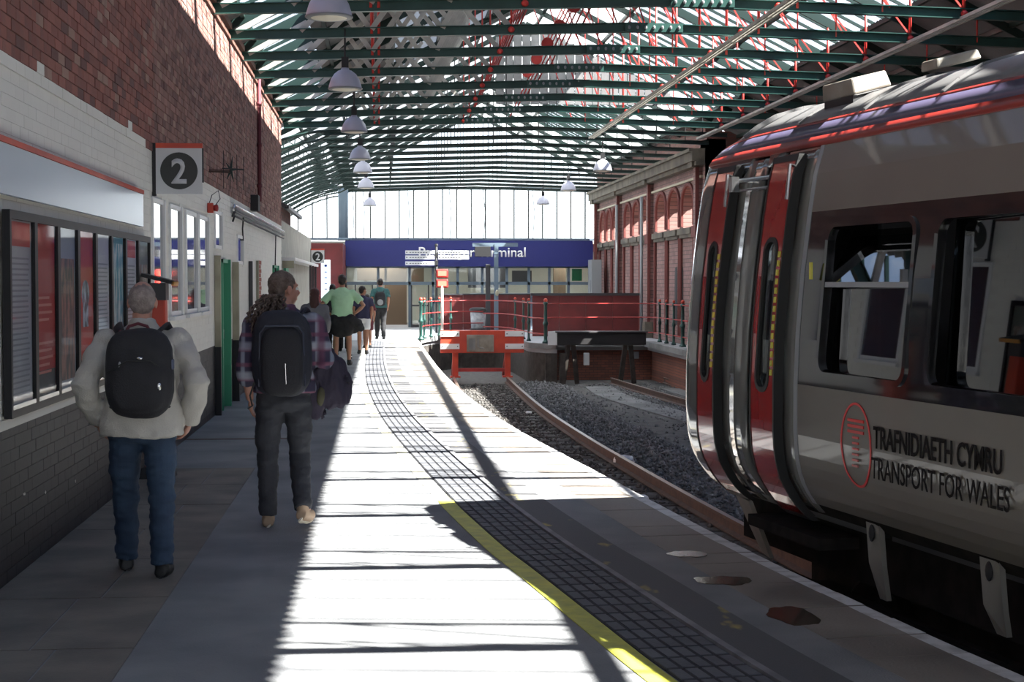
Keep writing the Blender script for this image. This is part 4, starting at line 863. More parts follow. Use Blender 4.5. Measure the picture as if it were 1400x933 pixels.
# concrete strips beyond the track
for i, (P, l) in enumerate((([(7.8, 20), (6.9, 26), (6.0, 33), (5.42, 39), (5.5, 43)], 'pale worn concrete strip beside the ballast'), ([(9.2, 22), (8.2, 30), (7.65, 36), (7.4, 42)], 'second concrete strip near the right-hand platform'))):
    p = interp(P, 5); struct(obj('concrete_strip', ribbon(p, offs(p, .75 if i == 0 else .5), ZT - .02, ZT + .03), M['concrete']))
lab = ['crumpled white paper beside the outer rail, largest scrap', 'white scrap of paper between the rails, farthest', 'white scrap between the rails, midway along', 'flat white wrapper between the rails below the paper pile', 'small pale scrap between the rails near the camera', 'pale scrap nearest the platform edge', 'tiny white scrap beyond the paper pile']
for i, (x, y, s) in enumerate([(3.75, 24.5, .16), (3.15, 34, .07), (3.0, 23.6, .06), (3.35, 20.3, .09), (3.35, 17.6, .06), (3.1, 19.6, .05), (2.9, 25.6, .06)]):
    mb = MB(); mb.ell((0, 0, 0), (s, s * .8, s * .45), 9, 6); mb.v = [tuple(Vector(v) * (1 + .45 * noise.noise(Vector(v) * 18 + Vector((i, 0, 0))))) for v in mb.v]
    tag(obj('paper_litter', mb, M['litter'], loc=(x, y, ZT + s * .35 + .04)), lab[i], 'litter', 'litter on the track')

# ------------------------------------------------------------------ pendant lamps
def lamp(x, y, z, label):
    e = empty('pendant_lamp', (x, y, z)); tag(e, label, 'lamp', 'dome pendant lamps')
    if 'lm' not in proto:
        a = MB(); a.lathe([(.235, 0), (.232, .03), (.225, .06), (.20, .14), (.155, .21), (.10, .255), (.06, .27), (.05, .30), (0, .31)], n=24); b = MB(); b.lathe([(0, -.03), (.10, -.025), (.18, -.01), (.222, .015), (.20, .02), (0, .02)], n=24)
        c = MB(); c.lathe([(.235, -.008), (.243, .0), (.243, .012), (.233, .016)], n=24); d_ = MB(); d_.bb(-.05, .05, -.05, .05, .30, .45); d_.tube([(0, 0, .45), (0, 0, .86)], .015, 6)
        proto['lm'] = (a.mesh('shade', M['lampshade'], True), b.mesh('lens', M['lampin'], True), c.mesh('rim', M['grey'], True), d_.mesh('hanger', M['blackm']))
    for nm, me in zip(('shade', 'lens', 'rim', 'hanger'), proto['lm']): link(nm, me, e)
ordn = ['nearest', 'second', 'third', 'fourth', 'fifth', 'sixth', 'seventh']
for i, y in enumerate([16.51, 22.99, 29.47, 35.95, 40.27, 46.75, 57.55]): lamp(-.50 + .004 * (y - 17), y, 4.39 if i == 0 else 4.44, 'lilac grey dome lamp over the platform, %s in the long row' % ordn[i])
for i, (x, y) in enumerate([(5.6, 40.27), (5.75, 48.91), (5.85, 57.55)]): lamp(x, y, 4.52, 'grey dome lamp over the tracks, %s of the three' % ['nearest', 'middle', 'farthest'][i])

# ------------------------------------------------------------------ train
ang = radians(9.53); u = Vector((-sin(ang), cos(ang), 0))
TR = empty('train_carriage', (2.50, 9.2, 0)); TR.rotation_euler = (0, 0, atan2(-u.y, -u.x))
tag(TR, 'grey railway carriage with red doors and black window band at the platform', 'train')
# local frame: x = -s (towards the camera), y = inwards from the side, z up
PZ = [(.20, .33), (.28, .22), (.34, .16), (.42, .10), (.52, .045), (.65, .012), (.82, 0), (1.10, 0), (1.4, .012), (1.75, .04), (2.12, .085), (2.35, .12), (2.52, .17)]
def prof(z): return float(np.interp(z, [a for a, _ in PZ], [b for _, b in PZ]))
def nose(s): return .0 if s < 2.05 else 1.3 * (s - 2.05) ** 1.5
def patch(mb, s0, s1, z0, z1, off=0.0, th=.03, ds=.25, dz=.06, mi=0, zbow=None):
    ns = max(1, int(abs(s1 - s0) / ds + .5)); nz = max(1, int((z1 - z0) / dz + .5)); V = []
    for i in range(ns + 1):
        s = s0 + (s1 - s0) * i / ns
        for k in range(nz + 1):
            z = z0 + (z1 - z0) * k / nz; V.append((-s, prof(z) + nose(s) + off, z))
    m = nz + 1; N = len(V); V += [(x, y + th, z) for x, y, z in V]; Fc = []
    for i in range(ns):
        for k in range(nz):
            a = i * m + k; q = (a, a + 1, a + m + 1, a + m); q = q if s1 < s0 else tuple(reversed(q)); Fc.append(q); Fc.append(tuple(j + N for j in reversed(q)))
    rim = [k for k in range(m)] + [i * m + nz for i in range(1, ns + 1)] + [ns * m + k for k in range(nz - 1, -1, -1)] + [i * m for i in range(ns - 1, 0, -1)]
    for a, b in zip(rim, rim[1:] + rim[:1]): Fc.append((a, a + N, b + N, b))
    mb.add(V, Fc, mi); return mb
def rrect(s0, s1, z0, z1, r, n=5):
    P = []
    for cx, cz, a0 in ((s1 - r, z1 - r, 0), (s0 + r, z1 - r, 90), (s0 + r, z0 + r, 180), (s1 - r, z0 + r, 270)):
        for k in range(n + 1): a = radians(a0 + 90 * k / n); P.append((cx + r * cos(a), cz + r * sin(a)))
    return P
def ringpatch(outer, inner, off, th):
    """flat-ish ring between two outlines, following the body profile"""
    mb = MB(); n = len(outer); V = [(-s, prof(z) + off, z) for s, z in outer] + [(-s, prof(z) + off, z) for s, z in inner]; N = 2 * n; V += [(x, y + th, z) for x, y, z in V]; Fc = []
    for i in range(n):
        j = (i + 1) % n; Fc += [(i, j, n + j, n + i), (N + i, N + n + i, N + n + j, N + j), (i, N + i, N + j, j), (n + i, n + j, N + n + j, N + n + i)]
    return mb.add(V, Fc)
def fillpatch(outl, off, th):
    mb = MB(); n = len(outl); cs = sum(a for a, _ in outl) / n; cz = sum(b for _, b in outl) / n
    V = [(-s, prof(z) + off, z) for s, z in outl] + [(-cs, prof(cz) + off, cz)]; N = n + 1; V += [(x, y + th, z) for x, y, z in V]; Fc = []
    for i in range(n): j = (i + 1) % n; Fc += [(i, n, j), (N + i, N + j, N + n), (i, j, N + j, N + i)]
    return mb.add(V, Fc)
SB = -13.0
def pane_mb(a, b, z0, z1):
    mb = MB(); sc = (a + b) / 2; zc = 1.6; V = [(-s, prof(zc) + .050 + (s - sc) * .0617 + (z - zc) * .07, z) for s, z in ((a, z0), (b, z0), (b, z1), (a, z1))]; V += [(x, y + .008, z) for x, y, z in V]
    return mb.add(V, [(0, 1, 2, 3), (7, 6, 5, 4), (0, 4, 5, 1), (1, 5, 6, 2), (2, 6, 7, 3), (3, 7, 4, 0)])
wins = [(-.12, -1.12, 1), (-1.38, -2.95, 0), (-3.25, -4.75, 0), (-5.05, -6.55, 0), (-6.85, -8.35, 0), (-8.65, -10.15, 0)]
mb = MB(); patch(mb, .18, SB, .38, 1.10, ds=1.5); obj('lower_side', mb, M['body'], TR, smooth=False)
mb = MB(); patch(mb, .22, SB, 2.12, 2.52, ds=1.5); obj('upper_side', mb, M['body'], TR)
mb = MB(); zw0, zw1 = 1.19, 2.02; patch(mb, .17, SB, 1.10, zw0, ds=1.5); patch(mb, .20, SB, zw1, 2.12, ds=1.5)
e_ = .19
for a, b, _ in wins: patch(mb, e_, a, zw0, zw1, ds=1); e_ = b
patch(mb, e_, SB, zw0, zw1, ds=1); obj('window_band', mb, M['band_black'], TR)
for a, b, hop in wins:
    w = obj('window_frame', ringpatch(rrect(b - .035, a + .035, zw0 - .03, zw1 + .03, .10), rrect(b, a, zw0, zw1, .075), -.012, .05), M['band_black'], TR)
    obj('window_corner', ringpatch(rrect(b - .01, a + .01, zw0 - .01, zw1 + .01, .002), rrect(b, a, zw0, zw1, .075), .002, .02), M['band_black'], w)
    if hop:
        obj('glass_pane', pane_mb(a, b, zw0, 1.68), M['trainglass'], w)
        hp = MB(); hp.add([(-a, prof(1.7) + .02, 1.70), (-b, prof(1.7) + .02, 1.70), (-b, .22, 2.0), (-a, .22, 2.0)], [(0, 1, 2, 3)]); obj('hopper_pane', hp, M['trainglass'], w)
        mb = MB(); patch(mb, a, b, 1.675, 1.705, off=.0, th=.03); obj('hopper_bar', mb, M['grey'], w)
    else: obj('glass_pane', pane_mb(a, b, zw0, zw1), M['trainglass'], w)
# vestibule end
ZB = .26
mb = MB(); patch(mb, .76, .20, ZB + .06, 2.50, ds=.1); patch(mb, 1.24, .98, ZB + .06, 2.50, ds=.1); patch(mb, .98, .74, 2.44, 2.52, ds=.1); obj('vestibule_side', mb, M['body2'], TR, smooth=True)
mb = MB(); patch(mb, 2.24, 1.24, ZB, 2.52, ds=.05); obj('carriage_end_side', mb, M['body2'], TR, smooth=True)
mb = MB(); patch(mb, .22, .17, .38, 2.52, off=-.004); obj('panel_seam', mb, M['grey'], TR)
for s0, s1 in ((.36, .70), (1.35, 1.64)):
    d = empty('door', (0, 0, 0)); d.parent = TR
    zi0, zi1, a, b = 1.03, 1.98, s0 + .065, s1 - .06
    mb = MB(); O = -.075; patch(mb, s1, s0, .28, zi0, off=O, ds=.1, th=.035); patch(mb, s1, s0, zi1, 2.44, off=O, ds=.1, th=.035); patch(mb, a, s0, zi0, zi1, off=O, ds=.1, th=.035); patch(mb, s1, b, zi0, zi1, off=O, ds=.1, th=.035); obj('leaf', mb, M['doorred'], d, smooth=False)
    obj('leaf_corners', ringpatch(rrect(a, b, zi0, zi1, .002), rrect(a + .002, b - .002, zi0, zi1, .09), O, .03), M['doorred'], d)
    obj('window_seal', ringpatch(rrect(a, b, zi0, zi1, .092), rrect(a + .026, b - .026, zi0 + .03, zi1 - .03, .068), O - .006, .03), M['rubber'], d)
    obj('glass_pane', patch(MB(), b - .012, a + .012, zi0 + .012, zi1 - .012, off=O + .016, th=.006, ds=1, dz=.3), M['doorglass'], d)
    mb = MB(); patch(mb, s1 + .018, s1, .28, 2.47, off=O - .004, th=.05); patch(mb, s0, s0 - .02, .28, 2.47, off=O - .004, th=.06); patch(mb, s1 + .018, s0 - .02, 2.44, 2.48, off=O - .004, th=.05, ds=.1); patch(mb, s1 + .018, s0 - .02, .25, .285, off=O - .004, th=.05, ds=.1); obj('edge_seal', mb, M['rubber'], d)
    sh = a - .035
    for k in range(14):
        mb = MB(); patch(mb, sh + .006, sh - .008, 1.14 + k * .055, 1.14 + k * .055 + .036, off=O - .012, th=.014); obj('grip_strip', mb, M['yellowtape'], d)
    mb = MB(); mb.tube([(-s0 + .01, .06, 2.40), (-s0 + .06, .0, 2.41), (-s0 + .06, -.02, 2.2)], .012, 6); obj('arm', mb, M['chrome'], d)
mb = MB(); mb.tube([(-1.22, .02, 2.36), (-.8, .14, 2.37)], .016, 6); mb.tube([(-1.22, .02, 2.30), (-.8, .16, 2.31)], .012, 6); mb.box((-1.18, .0, 2.34), (.05, .05, .10)); obj('door_arm', mb, M['chrome'], TR)
mb = MB(); patch(mb, .90, .80, 1.6, 1.7, off=.1); obj('notice', mb, M['whitesign'], TR)
# door opening: dark vestibule inside
mb = MB(); mb.bb(-1.7, .2, .36, 2.4, .22, .27); obj('vestibule_floor', mb, M['dkgrey'], TR); mb = MB(); mb.bb(-.74, -.70, .36, 1.0, .27, 2.46); mb.bb(-1.02, -.98, .36, 1.0, .27, 2.46); mb.bb(-1.9, 0, 1.9, 1.93, .27, 2.46); mb.bb(-2, 13, .3, 2.4, 2.44, 2.47); obj('inner_lining', mb, M['dkgrey'], TR)
mb = MB(); mb.tube([(-.80, .1, .9), (-.80, .1, 1.7)], .016, 8); obj('handrail', mb, M['red'], TR)
# saloon interior
mb = MB(); mb.bb(.3, -SB, .38, 2.4, .22, .28); mb.bb(.25, .3, .30, 2.4, .28, 2.42); obj('saloon_floor', mb, M['dkgrey'], TR)
sb = MB(); sb.bb(-.22, .22, 0, .9, .68, .78); sb.bb(.16, .26, 0, .9, .75, 1.45); sbm = sb.mesh('seat', M['seat'])
for k in range(8):
    for yy in (.15, 1.65): link('seat', sbm, TR, (1.2 + k * 1.3, yy, 0))
# other side and ends, roof
rp = [(2.52, .17), (2.58, .20), (2.67, .27), (2.69, .29), (2.76, .38), (2.84, .52), (2.90, .72), (2.94, .98), (2.95, 1.35)]
def roofz(k): return rp[k]
def roof_strip(k0, k1, m_, nm):
    mb = MB(); S_ = [2.24, 2.15, 2.05, 1.9, 1.75, 1.5, 1.0] + [1.0 - .5 * i for i in range(1, 29)]; V = []; pr = rp[k0:k1 + 1]
    full = pr if nm != 'roof' else pr + [(z, 2.7 - y) for z, y in reversed(pr[:-1])]
    for s in S_:
        dz = 0 if s < 1.4 else -.30 * (s - 1.4) ** 2
        for z, y in full: V.append((-s, y + (nose(s) if y < 1.35 else -nose(s)), z + dz * max(0, (z - 2.52)) / .43))
    m = len(full); mb.add(V, [(i * m + k, (i + 1) * m + k, (i + 1) * m + k + 1, i * m + k + 1) for i in range(len(S_) - 1) for k in range(m - 1)]); o = obj(nm, mb, M[m_], TR, smooth=True); q = o.modifiers.new('solid', 'SOLIDIFY'); q.thickness = .02; q.offset = 0; return o
roof_strip(0, 1, 'stripered', 'cantrail_stripe'); roof_strip(1, 2, 'stripepurple', 'cantrail_band'); roof_strip(2, 3, 'stripered', 'cantrail_line')
rp2 = rp; 
o = roof_strip(3, 8, 'roofgrey', 'roof')
for k in range(12):
    s = 1.7 - k * .9; mb = MB()
    for a, b in zip(rp[3:], rp[4:]): mb.bar((-s, a[1], a[0] + .006), (-s, b[1], b[0] + .006), .02, .035)
    obj('roof_rib', mb, M['roofgrey'], TR)
mb = MB(); mb.bb(-2.05, -SB, 2.66, 2.70, .3, 2.52); obj('far_side', mb, M['body'], TR)
mb = MB(); mb.bb(-2.05, -2.02, .35, 2.4, .2, 2.6); mb.bb(-2.3, -2.0, .95, 1.75, .25, 2.3); obj('gangway_end', mb, M['dkgrey'], TR)
# roof boxes
for s, off_, z, d_, nm in ((.50, .52, 2.855, (.44, .26, .10), 'roof_vent'), (-.05, .86, 2.95, (.2, .3, .06), 'roof_vent')):
    mb = MB(); mb.box((-s, off_, z + .06), d_, Matrix.Rotation(radians(14), 3, 'X'), taper=.92); q = obj(nm, mb, M['grimeplate'], TR, bevel=.012); mb = MB(); mb.bb(-s - d_[0] / 2 + .02, -s + d_[0] / 2 - .02, off_ - d_[1] / 2 + .02, off_ + d_[1] / 2, z - .09, z - .02); obj('vent_base', mb, M['blackm'], q)
# markings
TLm = Matrix.Rotation(pi / 2, 4, 'X')
def onside(s, z, o=-.004): return Matrix.Translation((-s, o, z)) @ TLm
text('lettering', 'TRAFNIDIAETH CYMRU', M['textgrey'], TR, width=1.27, height=.115, depth=.003, M4=onside(-.82, .82, -.006), bold=.014)
text('lettering', 'TRANSPORT FOR WALES', M['textgrey'], TR, width=1.36, height=.115, depth=.003, M4=onside(-.80, .655, -.006), bold=.0)
lg = empty('logo', (0, 0, 0)); lg.parent = TR
n = 40; P1 = [(-.60 + .185 * cos(2 * pi * k / n), .81 + .235 * sin(2 * pi * k / n)) for k in range(n)]; P2 = [(-.60 + .170 * cos(2 * pi * k / n), .81 + .222 * sin(2 * pi * k / n)) for k in range(n)]
obj('ring', ringpatch(P1, P2, -.005, .003), M['logored'], lg)
for k in range(9):
    z = .945 - k * .031; w = .095 if k < 3 else .035; h = .016 if k < 3 else .012
    mb = MB(); mb.bb(.60 - w, .60 + w, -.006, .0, z - h / 2, z + h / 2); obj('bar', mb, mat('logo_fade_%d' % k, tuple(np.array((.60, .03, .03)) * (1 - k / 14) + np.array((.36, .20, .18)) * k / 14), .4), lg)
mb = MB(); mb.bb(-.02, .01, .0, .01, 1.72, 1.82); o = obj('warning_label', mb, M['yellowtape'], TR)
# lower gear
mb = MB(); mb.bb(-2.0, -SB, .42, 2.3, -.10, .24); obj('underframe', mb, M['underframe'], TR)
mb = MB(); mb.bb(.3, 9, .55, 2.15, -.55, -.1); mb.bb(-1.9, -.2, .9, 1.8, -.6, -.1); obj('equipment_case', mb, M['underframe'], TR)
mb = MB(); patch(mb, .9, SB, .30, .40, off=.02, ds=1.5); obj('lower_skirt', mb, M['underframe'], TR)
mb = MB(); mb.bb(-1.25, -.15, .14, .4, .10, .17); mb.bb(-1.25, -.15, .2, .4, -.25, -.2); obj('step', mb, M['underframe'], TR)
mb = MB(); V = [(-1.58, .18, .26), (-1.34, .18, .24), (-1.16, .26, -.12), (-1.30, .26, -.10)]; V += [(x, y + .03, z) for x, y, z in V]; mb.add(V, [(0, 1, 2, 3), (7, 6, 5, 4), (0, 4, 5, 1), (1, 5, 6, 2), (2, 6, 7, 3), (3, 7, 4, 0)]); obj('footstep_plate', mb, M['grimeplate'], TR)
for s, w, zt, zb in ((-.47, .16, .46, -.08), (-1.70, .18, .42, -.02)):
    mb = MB(); x = -s; V = [(x - w / 2, .16, zt), (x + w / 2, .16, zt), (x + w / 2, .19, .12), (x + w * .25, .24, zb), (x - w * .25, .24, zb), (x - w / 2, .19, .12)]; V += [(a, b + .03, c) for a, b, c in V]
    mb.add(V, [tuple(range(6)), tuple(reversed(range(6, 12)))] + [(i, i + 6, (i + 1) % 6 + 6, (i + 1) % 6) for i in range(6)]); q = obj('jacking_bracket', mb, mat('bracket_grey', (.22, .21, .19), .5), TR)
    mb = MB(); mb.ell((x, .165, .30), (.028, .014, .05), 10, 6); obj('lifting_hole', mb, M['blackm'], q)
for s in (.3, -2.1):
    for yy in (.62, 2.08):
        mb = MB(); mb.lathe([(.0, -.06), (.40, -.06), (.42, -.05), (.42, .04), (.39, .06), (.1, .08), (0, .08)], n=28); obj('wheel', mb, M['underframe'], TR, smooth=False, loc=(-s, yy, -.52), rot=(pi / 2, 0, 0))
mb = MB(); mb.bar((-.9, .5, -.35), (2.2, .5, -.35), .18, .12); mb.bb(-1.0, 2.4, .5, .62, -.45, -.25); obj('bogie_frame', mb, M['underframe'], TR)

# ------------------------------------------------------------------ people
def remesh(mb, vox, smooth=2, disp=0.0, freq=6, seed=0, name='m', stretch=(1, 1, 1)):
    me = mb.mesh(name, M['skin'], True); b = bmesh.new(); b.from_mesh(me); bmesh.ops.remove_doubles(b, verts=b.verts, dist=1e-6); bmesh.ops.recalc_face_normals(b, faces=b.faces); b.to_mesh(me); b.free()
    o = bpy.data.objects.new(name, me); COL.objects.link(o)
    r = o.modifiers.new('r', 'REMESH'); r.mode = 'VOXEL'; r.voxel_size = vox; r.use_smooth_shade = True
    s = o.modifiers.new('s', 'SMOOTH'); s.factor = .5; s.iterations = smooth
    bpy.context.view_layer.update(); me2 = bpy.data.meshes.new_from_object(o.evaluated_get(bpy.context.evaluated_depsgraph_get()))
    bpy.data.objects.remove(o); bpy.data.meshes.remove(me)
    if disp:
        for v in me2.vertices:
            p = Vector((v.co.x * stretch[0], v.co.y * stretch[1], v.co.z * stretch[2])) * freq + Vector((seed, seed * 2, 0)); f = noise.noise(p) + .5 * noise.noise(p * 2.3); v.co += v.normal * f * disp
    me2.polygons.foreach_set('use_smooth', [True] * len(me2.polygons)); me2.name = name; return me2
def put(name, me, m, parent):
    me.materials.clear(); me.materials.append(m); return link(name, me, parent)
def lp(a, b, t): return tuple(Vector(a).lerp(Vector(b), t))
def rings(mb, R, n=20):
    V = []; m = len(R)
    for z, rx, ry, cx, cy in R:
        for k in range(n):
            a = 2 * pi * k / n; c, s = cos(a), sin(a); V.append((cx + rx * math.copysign(abs(c) ** .85, c), cy + ry * math.copysign(abs(s) ** .85, s), z))
    mb.add(V, [(i * n + k, i * n + (k + 1) % n, (i + 1) * n + (k + 1) % n, (i + 1) * n + k) for i in range(m - 1) for k in range(n)] + [tuple(reversed(range(n))), tuple(range((m - 1) * n, m * n))])
def person(label, loc, rz, H, P, group=None, vox=.008):
    """P: pose and clothing. Local frame: +Y is where the figure walks, X to its right, built at 1.75 m then scaled in the mesh."""
    k = H / 1.75; e = empty('person', loc, rz); tag(e, label, 'person', group); Sc = Matrix.Scale(k, 4)
    hw = P.get('hip', .095); sw = P.get('shoulder', .185); lean = P.get('lean', .03); bulk = P.get('bulk', 1.0)
    sh = {-1: Vector((-sw * bulk, lean, 1.41)), 1: Vector((sw * bulk, lean, 1.41))}
    arms = {s: [sh[s], Vector(P['arm'][s][0]), Vector(P['arm'][s][1])] for s in (-1, 1)}
    legs = {s: [Vector((s * hw, 0, .93)), Vector(P['leg'][s][0]), Vector(P['leg'][s][1]), Vector(P['leg'][s][2])] for s in (-1, 1)}
    Rh = Matrix.Rotation(P.get('headyaw', 0), 3, 'Z') @ Matrix.Rotation(P.get('headpitch', 0), 3, 'X'); hc = Vector((0, lean + .035, 1.632))
    def hp(v): return hc + Rh @ Vector(v)
    b = MB()
    rings(b, [(.84, .12, .09, 0, 0), (.93, .165 * bulk, .115 * bulk, 0, 0), (1.05, .145 * bulk, .10 * bulk, 0, .0), (1.2, .155 * bulk, .11 * bulk, 0, lean * .6), (1.35, .165 * bulk, .11, 0, lean * .9), (1.43, .15, .09, 0, lean), (1.475, .09, .065, 0, lean), (1.51, .06, .055, 0, lean)])
    b.tube([(0, lean, 1.40), (0, lean + .01, 1.50), hp((0, -.01, -.06))], [.065, .058, .058], 14)
    b.ell(hp((0, -.008, .03)), (.076, .095, .095), 18, 12, Rh); b.ell(hp((0, .035, -.045)), (.058, .062, .068), 14, 9, Rh); b.ell(hp((0, .055, -.085)), (.03, .03, .028), 10, 7, Rh)
    b.tube([hp((0, .085, .02)), hp((0, .115, -.02)), hp((0, .098, -.035))], [.010, .017, .014], 8); b.ell(hp((0, .078, .035)), (.055, .018, .014), 10, 6, Rh)
    for s in (-1, 1): b.ell(hp((s * .080, -.005, -.005)), (.012, .020, .033), 10, 7, Rh); b.ell(hp((s * .04, .06, -.02)), (.022, .025, .02), 8, 6, Rh)
    b.ell(hp((0, .096, -.062)), (.022, .010, .008), 8, 5, Rh)
    for s in (-1, 1):
        a = arms[s]; el = a[1]; wr = a[2]
        b.tube([a[0], lp(a[0], el, .5), el, lp(el, wr, .35), lp(el, wr, .8), wr], [.052, .046, .040, .041, .030, .026], 12)
        d = (wr - el).normalized(); hd = Vector(P.get('hand', {}).get(s, d)).normalized(); x = hd.cross(Vector((0, 1, 0)))
        x = x.normalized() if x.length > .1 else Vector((1, 0, 0)); pn = x.cross(hd).normalized()     # x across the knuckles, pn palm normal
        if abs(hd.z) > .5: x = Vector((0, 1, 0)); x = (x - hd * x.dot(hd)).normalized(); pn = hd.cross(x) * (-s)
        pc = wr + hd * .05; b.tube([wr, pc, wr + hd * .095], [.028, .040, .040], 10, flat=.45) if False else b.ell(pc, (.045, .045, .018), 12, 8, Matrix((x, hd, pn)).transposed())
        for j, (ln, o) in enumerate(((.075, .030), (.085, .010), (.080, -.010), (.062, -.029))):
            q0 = wr + hd * .075 + x * o; q1 = q0 + hd * ln * .5 + pn * .008; q2 = q1 + hd * ln * .38 + pn * .022; q3 = q2 + hd * ln * .12 + pn * .02; b.tube([q0, q1, q2, q3], [.0095, .009, .0085, .006], 8)
        q0 = wr + hd * .03 + x * .032; b.tube([q0, q0 + hd * .03 + x * .024 + pn * .008, q0 + hd * .055 + x * .028 + pn * .02], [.013, .011, .008], 8)
        l = legs[s]; b.tube([l[0] + Vector((0, 0, -.03)), lp(l[0], l[1], .4), l[1], lp(l[1], l[2], .3), lp(l[1], l[2], .75), l[2]], [.088, .078, .056, .057, .042, .038], 14)
        t = (l[3] - l[2]); b.tube([l[2] + Vector((0, 0, .0)), l[2].lerp(l[3], .45) + Vector((0, 0, .01)), l[3]], [.040, .038, .028], 10, flat=.8)
    for v in range(len(b.v)): b.v[v] = tuple(Vector(b.v[v]) * k)
    put('body', remesh(b, vox, 2, name='body'), M[P.get('skin', 'skin')], e)
    # eyes
    for s in (-1, 1):
        q = MB(); q.ell(tuple(hp((s * .031, .080, .012)) * k), (.012 * k,) * 3, 10, 7); ey = obj('eye', q, M['eyewhite'], e, smooth=True); q = MB(); q.ell(tuple(hp((s * .031, .0895, .012)) * k), (.005 * k,) * 3, 8, 5); obj('iris', q, M['blackm'], ey)
    # top
    T_ = P['top']; z0 = T_.get('hem', .86); f = T_.get('fit', .028); b = MB()
    rings(b, [(z0, (.165 + f) * bulk * T_.get('flare', 1), (.12 + f) * bulk * T_.get('flare', 1), 0, 0), (max(.98, z0 + .06), (.16 + f) * bulk, (.115 + f) * bulk, 0, 0), (1.08, (.15 + f) * bulk, (.108 + f) * bulk, 0, .005), (1.22, (.16 + f) * bulk, (.115 + f) * bulk, 0, lean * .6), (1.36, (.168 + f * .8) * bulk, .112 + f, 0, lean * .9), (1.43, .165 * bulk + f * .4, .092 + f * .6, 0, lean), (1.475, .115 + f * .3, .078 + f * .3, 0, lean), (1.52, .070, .064, 0, lean)])
    for s in (-1, 1):
        a = arms[s]; el = a[1]; wr = a[2]; ff = f * .75; b.ell(a[0] + Vector((-s * .012, 0, -.028)), (.070 + ff, .068 + ff, .070 + ff), 14, 9)
        if T_.get('sleeve', 'long') == 'long': b.tube([a[0] + Vector((0, 0, -.03)), lp(a[0], el, .5), el, lp(el, wr, .4), lp(el, wr, T_.get('cuff', .93))], [.060 + ff, .050 + ff, .047 + ff, .045 + ff, .036 + ff * .7], 14)
        else: b.tube([a[0] + Vector((0, 0, -.03)), lp(a[0], el, .35), lp(a[0], el, .72)], [.060 + ff, .055 + ff, .056 + ff], 14)
    if T_.get('collar'): b.tube([(.0, lean - .055, 1.475), (0, lean - .05, 1.53)], [.05, .055], 12); [b.tube([(s * .055, lean - .02, 1.47), (s * .05, lean - .01, 1.535)], [.035, .03], 10) for s in (-1, 1)]
    for v in range(len(b.v)): b.v[v] = tuple(Vector(b.v[v]) * k)
    put(T_.get('name', 'shirt'), remesh(b, max(vox * 1.3, .011), 3, T_.get('wr', .012), T_.get('freq', 7), 3, 'top', (1, 1, 1.3)), M[T_['mat']], e)
    # bottoms
    B_ = P['bottom']; b = MB(); f = B_.get('fit', .018); end = B_.get('end', 1.0)
    rings(b, [(.80, .10, .085, 0, 0), (.86, .165 * bulk + f * .5, .12 * bulk + f * .5, 0, 0), (.96, .165 * bulk + f * .5, .118 * bulk + f * .5, 0, 0), (1.02, .155 * bulk + f * .4, .108 * bulk + f * .4, 0, 0)])
    for s in (-1, 1):
        l = legs[s]
        if end >= 1: b.tube([l[0] + Vector((0, 0, -.03)), lp(l[0], l[1], .4), l[1], lp(l[1], l[2], .4), lp(l[1], l[2], .8), lp(l[1], l[2], 1.02)], [.093 + f * .6, .082 + f, .062 + f, .057 + f, .050 + f, .052 + f], 14)
        else: b.tube([l[0] + Vector((0, 0, -.03)), lp(l[0], l[1], .4), lp(l[0], l[1], end)], [.096 + f, .090 + f, .086 + f * 1.2], 14)
    for v in range(len(b.v)): b.v[v] = tuple(Vector(b.v[v]) * k)
    put(B_.get('name', 'trousers'), remesh(b, max(vox * 1.3, .011), 2, B_.get('wr', .009), 8, 9, 'bottoms', (1, 1, 2.2)), M[B_['mat']], e)
    # shoes
    for s in (-1, 1):
        l = legs[s]; d = (l[3] - l[2]); d.z *= 0.6; q = MB(); heel = l[2] - Vector((d.x, d.y, 0)) * .25 + Vector((0, 0, -.045)); toe = l[3] + Vector((d.x, d.y, 0)) * .28 + Vector((0, 0, -.004)); mid = heel.lerp(toe, .5)
        q.tube([heel, heel.lerp(toe, .2), mid, heel.lerp(toe, .8), toe], [.040, .048, .048, .050, .032], 12, flat=.9); q.tube([l[2] + Vector((0, 0, .03)), heel.lerp(toe, .25)], [.043, .045], 12)
        for v in range(len(q.v)): q.v[v] = tuple(Vector(q.v[v]) * k)
        so_ = put('shoe', remesh(q, .009, 1, name='shoe'), M[P.get('shoe', 'shoeblack')], e)
        q = MB(); R_ = [Vector((heel.lerp(toe, t).x, heel.lerp(toe, t).y, heel.lerp(toe, t).z - .036)) * k for t in (-.08, .2, .5, .8, 1.08)]; q.tube(R_, [.020, .034, .030, .034, .014], 10, flat=.35); obj('sole', q, M[P.get('sole', 'shoeblack')], so_)
    # hair
    h = P.get('hair'); b = MB()
    if h:
        kind, hm = h
        if kind == 'cap': b.ell(hp((0, -.018, .045)), (.086, .098, .092), 16, 10, Rh); b.ell(hp((0, -.05, -.01)), (.074, .055, .07), 12, 8, Rh)
        if kind == 'bald': b.ell(hp((0, -.022, .020)), (.0815, .091, .096), 18, 12, Rh); b.ell(hp((0, -.045, -.02)), (.070, .055, .060), 14, 9, Rh)
        if kind == 'long': b.ell(hp((0, -.018, .045)), (.090, .102, .095), 16, 10, Rh); b.tube([hp((0, -.06, .05)), hp((0, -.09, -.08)), hp((0, -.10, -.25)), hp((.01, -.10, -.40))], [.08, .085, .10, .05], 14, flat=.7)
        if kind == 'pony': b.ell(hp((0, -.022, .045)), (.086, .100, .090), 16, 10, Rh); b.ell(hp((0, -.055, .0)), (.076, .060, .075), 12, 8, Rh)
        for v in range(len(b.v)): b.v[v] = tuple(Vector(b.v[v]) * k)
